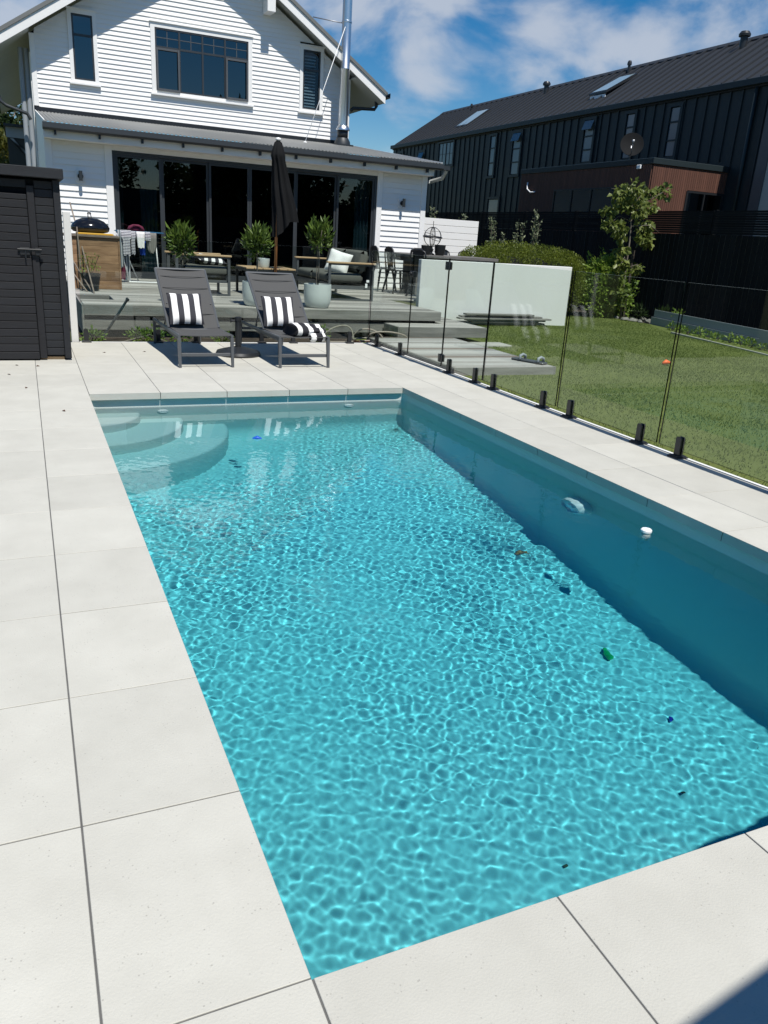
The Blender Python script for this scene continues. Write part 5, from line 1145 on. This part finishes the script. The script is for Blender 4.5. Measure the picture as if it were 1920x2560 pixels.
# roof
sl = (7.56 - 5.80) / (XR - XE)
MB().prism([(XE - .06, 5.78), (XR, 7.56), (XR + 2.7, 5.78), (XR + 2.7, 5.6), (XE - .06, 5.6)], 1, 8.0, Y1).build('roof', 'roof_dark', NB)
MB().box((XE - .16, 8.0, 5.64), (XE - .062, Y1 + .05, 5.80), ch=.01).build('gutter', 'cladding', NB)
y = 8.2; k = 0; sm = None
while y < Y1:
    if sm is None:
        b = MB(); ca = math.atan(sl); Ls = math.hypot(XR - XE, 1.76); b.box((0, -.014, 0), (Ls - .12, .014, .045)); R_ = Matrix.Rotation(-ca, 3, 'Y'); b.v = [tuple(R_ @ Vector(p)) for p in b.v]
        OFF[NB.name] = (0, 0, 0); sm = b.build('roof_seam', 'roof_dark', NB); OFF[NB.name] = (17, 26, 0); o = sm
    else: o = piece(sm, 'roof_seam', NB, (0, 0, 0))
    o.location = (XE + .0 - 17, y - 26, 5.822); y += .43
MB().prism([(XR - .16, 7.50), (XR, 7.62), (XR + .16, 7.50), (XR + .16, 7.47), (XR, 7.585), (XR - .16, 7.47)], 1, 8, Y1 + .03).build('ridge_cap', 'roof_dark', NB)
def on_roof(x): return 5.80 + (x - XE) * sl
for y, x, r, h in ((17.3 + 1.2, 19.2, .13, .34), (23.6, 19.3, .06, .30), (28.4, 19.2, .12, .34), (34.4, 19.2, .05, .2)):
    b = MB(); zb_ = on_roof(x); b.tube([(x, y, zb_ - .1), (x, y, zb_ + h)], r * .8, 16); b.lathe([(r * 1.25, h - .06), (r * 1.3, h), (r * .9, h + .07), (0, h + .09)], (x, y, zb_), 18); b.build('roof_vent', 'black_metal', NB, True, auto=SM)
for y0_, y1_, xa, xb, tilt in ((22.6, 23.5, 17.7, 18.9, .14), (31.8, 32.9, 17.6, 18.7, .0)):
    b = MB(); za, zb_ = on_roof(xa), on_roof(xb)
    b.add([(xa, y0_, za + .06 + tilt), (xa, y1_, za + .06 + tilt), (xb, y1_, zb_ + .08), (xb, y0_, zb_ + .08), (xa, y0_, za + tilt), (xa, y1_, za + tilt), (xb, y1_, zb_ + .0), (xb, y0_, zb_ + .0)], [(4, 5, 6, 7), (0, 4, 7, 3), (1, 2, 6, 5), (0, 1, 5, 4), (3, 7, 6, 2), (0, 3, 2, 1)]); sk_ = b.build('skylight', 'black_metal', NB)
    b = MB(); b.add([(xa + .06, y0_ + .06, za + .075 + tilt + .05 * sl), (xa + .06, y1_ - .06, za + .075 + tilt + .05 * sl), (xb - .06, y1_ - .06, zb_ + .095 - .05 * sl), (xb - .06, y0_ + .06, zb_ + .095 - .05 * sl)], [(0, 3, 2, 1)]); b.build('pane', mat('skylight_pane', (.30, .40, .45), .12, spec=.8), sk_)
    if tilt: MB().box((xa + .02, y0_ + .05, za + .02), (xa + .05, y1_ - .05, za + .12)).build('skylight_kerb', 'pvc', sk_)
# cedar clad extension
MB().box((14.42, 15.98, -.1), (XE - .04, 22.0, 3.60)).build('extension_wall', 'black_boards', NB)
MB().box((14.37, 15.92, 3.605), (XE - .04, 22.05, 3.75), ch=.01).build('extension_fascia', 'cladding', NB)
x = 14.42; k = 0
while x < 17.0:
    lo = 3.08 if x > 15.62 else -.1
    MB().box((x + .004, 15.955, lo), (x + .066, 15.978, 3.603)).build('cedar_batten', 'cedar', NB); x += .07; k += 1
y = 15.99
while y < 22.0:
    sg = [(-.1, 2.0), (3.1, 3.603)] if 17.1 < y < 20.1 else [(-.1, 3.603)]
    for s in sg:
        if s[1] > 1.9: MB().box((14.397, y, s[0]), (14.418, y + .062, s[1])).build('cedar_batten', 'cedar', NB)
    y += .07
b = MB(); b.box((14.38, 17.06, 2.0), (14.419, 20.12, 2.04)); b.box((14.38, 17.06, 3.06), (14.419, 20.12, 3.10)); b.box((14.38, 17.06, 2.04), (14.419, 17.10, 3.06)); b.box((14.38, 20.08, 2.04), (14.419, 20.12, 3.06)); b.box((14.38, 18.3, 2.04), (14.419, 18.36, 3.06)); b.box((14.38, 19.2, 2.04), (14.419, 19.24, 3.06)); ew = b.build('window', 'black_metal', NB)
for a, c in ((17.1, 18.3), (18.36, 19.2), (19.24, 20.08)): MB().box((14.405, a, 2.04), (14.415, c, 3.06)).build('pane', 'window_blue', ew)
b = MB(); b.box((15.64, 15.93, -.1), (15.70, 15.977, 3.06)); b.box((16.90, 15.93, -.1), (16.95, 15.977, 3.06)); b.box((15.70, 15.93, 3.02), (16.90, 15.977, 3.07)); b.box((16.25, 15.93, -.1), (16.29, 15.977, 3.02)); ed = b.build('extension_door', 'black_metal', NB)
for a, c in ((15.70, 16.25), (16.29, 16.90)): MB().box((a, 15.96, 0), (c, 15.97, 3.02)).build('pane', 'window_blue', ed)
b = MB(); b.tube([(14.39, 21.6, 3.35), (14.33, 21.5, 3.15), (14.33, 21.3, 3.05), (14.36, 21.1, 3.06)], .022, 8); b.build('wall_pipe', 'pvc', NB, True)
MB().box((14.33, 16.35, 3.50), (14.39, 16.5, 3.60), ch=.01).build('security_light', 'pvc', NB)
MB().box((XE, 8, -.1), (XE + 5, Y0 - .01, 5.6)).build('grey_wall', 'grey_wall', NB); 
MB().box((XE - .03, Y0 - .30, -.1), (XE - .001, Y0 + .02, 5.6)).build('corner_flashing', 'alu_grey', NB)
MB().tube([(XE - .06, 15.5, 5.6), (XE - .06, 15.5, 1.5)], .045, 10).build('downpipe', 'cladding', NB, True)
T = thing('satellite_dish', 'round dark satellite dish on the cedar clad extension roof', 'satellite dish', (14.75, 17.3, 3.75))
Rd = Matrix.Rotation(math.radians(-35), 3, 'Z') @ Matrix.Rotation(math.radians(62), 3, 'X')
b = MB(); b.lathe([(.0, -.085), (.12, -.075), (.22, -.045), (.30, .0), (.305, .005), (.30, .008), (.21, -.035), (.11, -.062), (.0, -.07)], n=36); b.v = [tuple(Rd @ Vector((p[0], p[1] * 1.12, p[2])) + Vector((14.72, 17.28, 4.18))) for p in b.v]; b.build('dish', 'canopy', T, True, auto=SM)
b = MB(); q = Vector((14.72, 17.28, 4.18)); b.tube([q + Rd @ Vector((0, -.30, .0)), q + Rd @ Vector((0, -.12, .30))], .012, 8); b.lathe([(.035, -.04), (.035, .04), (.0, .045)], tuple(q + Rd @ Vector((0, -.12, .30))), 12); b.build('feed_arm', 'steel_rough', T, True)
MB().tube([(14.76, 17.34, 3.75), (14.74, 17.32, 4.15)], .024, 10).build('mast', 'steel_rough', T, True)
# bare twigs above the neighbour's ridge
for k, (y, h) in enumerate(((37.0, 1.0), (33.2, .8), (30.8, 1.1))):
    b = MB(); x = 22.5; z0_ = 4; top = 7.9 + h * .5
    b.tube([(x, y, z0_), (x + .1, y, top)], [.02, .006], 5)
    for j in range(6): zz_ = top - .15 * j - .1; b.tube([(x + .08, y, zz_), (x + .1, y + (.18 if j % 2 else -.18), zz_ + .22)], .006, 4)
    b.tube([(x, y, -.1), (x, y, z0_)], .03, 5); single(b, 'bare_sapling', 'twig', ['bare twig top over the far left end of the black roof', 'short bare twig showing over the black roof ridge', 'tallest bare twig showing over the black roof ridge'][k], 'sapling', (x, y, -.1), 'bare twigs over the black roof')

# ------------------------------------------------------------------ far left: garage, trees, second roof
T = thing('garage', 'small pale garage with a diagonal brace seen left of the white house', 'garage', (-1.2, 23, 0))
MB().box((-.56, 22.2, -.1), (-.06, 25, 3.3)).build('wall', 'room', T); MB().box((-.58, 22.15, 3.22), (-.05, 22.19, 3.46)).build('fascia', 'primed', T); MB().box((-.62, 22.0, 3.462), (-.05, 25, 3.52)).build('roof', 'black_metal', T)
MB().prism([(-.50, 3.20), (-.42, 3.20), (-.06, 2.72), (-.06, 2.84)], 1, 22.14, 22.18).build('brace', 'primed', T)
def tree(x, y, h, cr, m, label, seed, n=9000, size=.22, base=0, cat='tree', grp=None):
    T = thing('leafy_tree', label, cat, (x, y, base), 0, grp); gg = np.random.default_rng(seed); b = MB(); b.tube([(x, y, base - .2), (x + .1, y, base + h * .35), (x, y, base + h * .7)], [cr * .10, cr * .075, cr * .03], 9); P_ = []; D_l = []
    for k in range(12):
        a = gg.uniform(0, 6.28); rr = gg.uniform(0, .75) * cr; cc = (x + rr * math.cos(a), y + rr * math.sin(a), base + h * gg.uniform(.42, .88)); b.tube([(x, y, base + h * .4), cc], [cr * .04, cr * .012], 6)
        a_, b_ = blob_pts(gg, n // 12, cc, (cr * .48, cr * .48, h * .15), .25, .5, seed + k); P_.append(a_); D_l.append(b_)
    b.build('trunk', 'bark', T, True); leaves('crown', np.concatenate(P_), np.concatenate(D_l), size, m, T, seed, .6, .1, .2); return T
tree(-1.6, 44, 7.2, 2.4, 'leaf_dark', 'dark green tree far behind at the left edge', 201)
tree(-1.0, 36, 4.6, 1.6, 'leaf_mustard', 'yellow green tree behind the garage at the left edge', 202)
tree(.2, 48, 6.2, 2.2, 'leaf_mustard', 'pale olive tree in the gap beside the downpipes', 203)
tree(-1.25, 29, 3.4, .9, 'leaf_mustard', 'mustard leaved shrub behind the black shed', 204, 5000, .10)
# behind the camera: what the windows and the glass mirror
tree(1.5, -13, 8.5, 3.6, 'leaf_dark', 'big dark tree behind the pool, mirrored in the sliding doors', 210, 12000, .3)
tree(10.2, -12, 7.5, 3.4, 'leaf_dark', 'dark tree behind the pool towards the right fence', 211, 12000, .3)
tree(-7, -15, 5.5, 2.6, 'leaf_dark', 'smaller dark tree behind the pool at the left', 212, 9000, .3)
tree(14, -12, 9, 4, 'leaf_dark', 'tall dark tree behind the pool at the far right', 213, 12000, .3)
T = thing('reflection_hedge', 'added tall dark hedge out of view, darkening the sliding door reflections', 'hedge', (2, -11, 0)); gg = np.random.default_rng(77); P_ = np.stack([gg.uniform(-3, 22, 26000), gg.uniform(-12, -10, 26000), gg.uniform(0, 3.7, 26000)], 1)  # unseen hedge added to block the bright horizon from the door reflections
P_[:, 2] *= np.where((P_[:, 0] > 3.6) & (P_[:, 0] < 6.2), .55, 1.0); P_[:, 2] *= 1 + .25 * np.sin(P_[:, 0] * 1.7) * np.sin(P_[:, 0] * .6 + 1); leaves('foliage', P_, gg.normal(0, .6, P_.shape), .3, 'leaf_dark', T, 77, .7); MB().box((-3, -11.2, 0), (22, -10.8, 3.0)).build('dark_backing', 'room_dark', T)  # solid dark panel inside the added hedge
T = thing('rear_fence', 'dark board fence closing the garden behind the pool', 'fence', (2, -8, 0))
for k in range(20): MB().box((-9 + k * 1.2, -8.0, -.1), (-9 + k * 1.2 + 1.19, -7.97, 1.9)).build('fence_panel', 'black_boards', T)
T = thing('shadow_canopy', 'added canopy out of view, casting a shadow on the near right paving corner', 'canopy', (2.6, -2.8, 0))  # added out of view to cast the shadow at the near right corner
zr = 2.35
b = MB(); ux = math.cos(math.radians(8)); uy = math.sin(math.radians(8)); P0 = Vector((.60, -1.705)); 
def cab(a, c): return (P0.x + a * ux + c * uy, P0.y + a * uy - c * ux)
b.prism([cab(0, 0), cab(1.2, 0), cab(1.2, 2.8), cab(0, 2.8)][::-1], 2, zr, zr + .10); b.build('roof', 'black_boards', T)
for a, c in ((.2, .35), (.85, .35), (.2, 2.6), (.85, 2.6)):
    q = cab(a, c); MB().box((q[0] - .05, q[1] - .05, 0), (q[0] + .05, q[1] + .05, zr - .001)).build('post', 'black_boards', T)
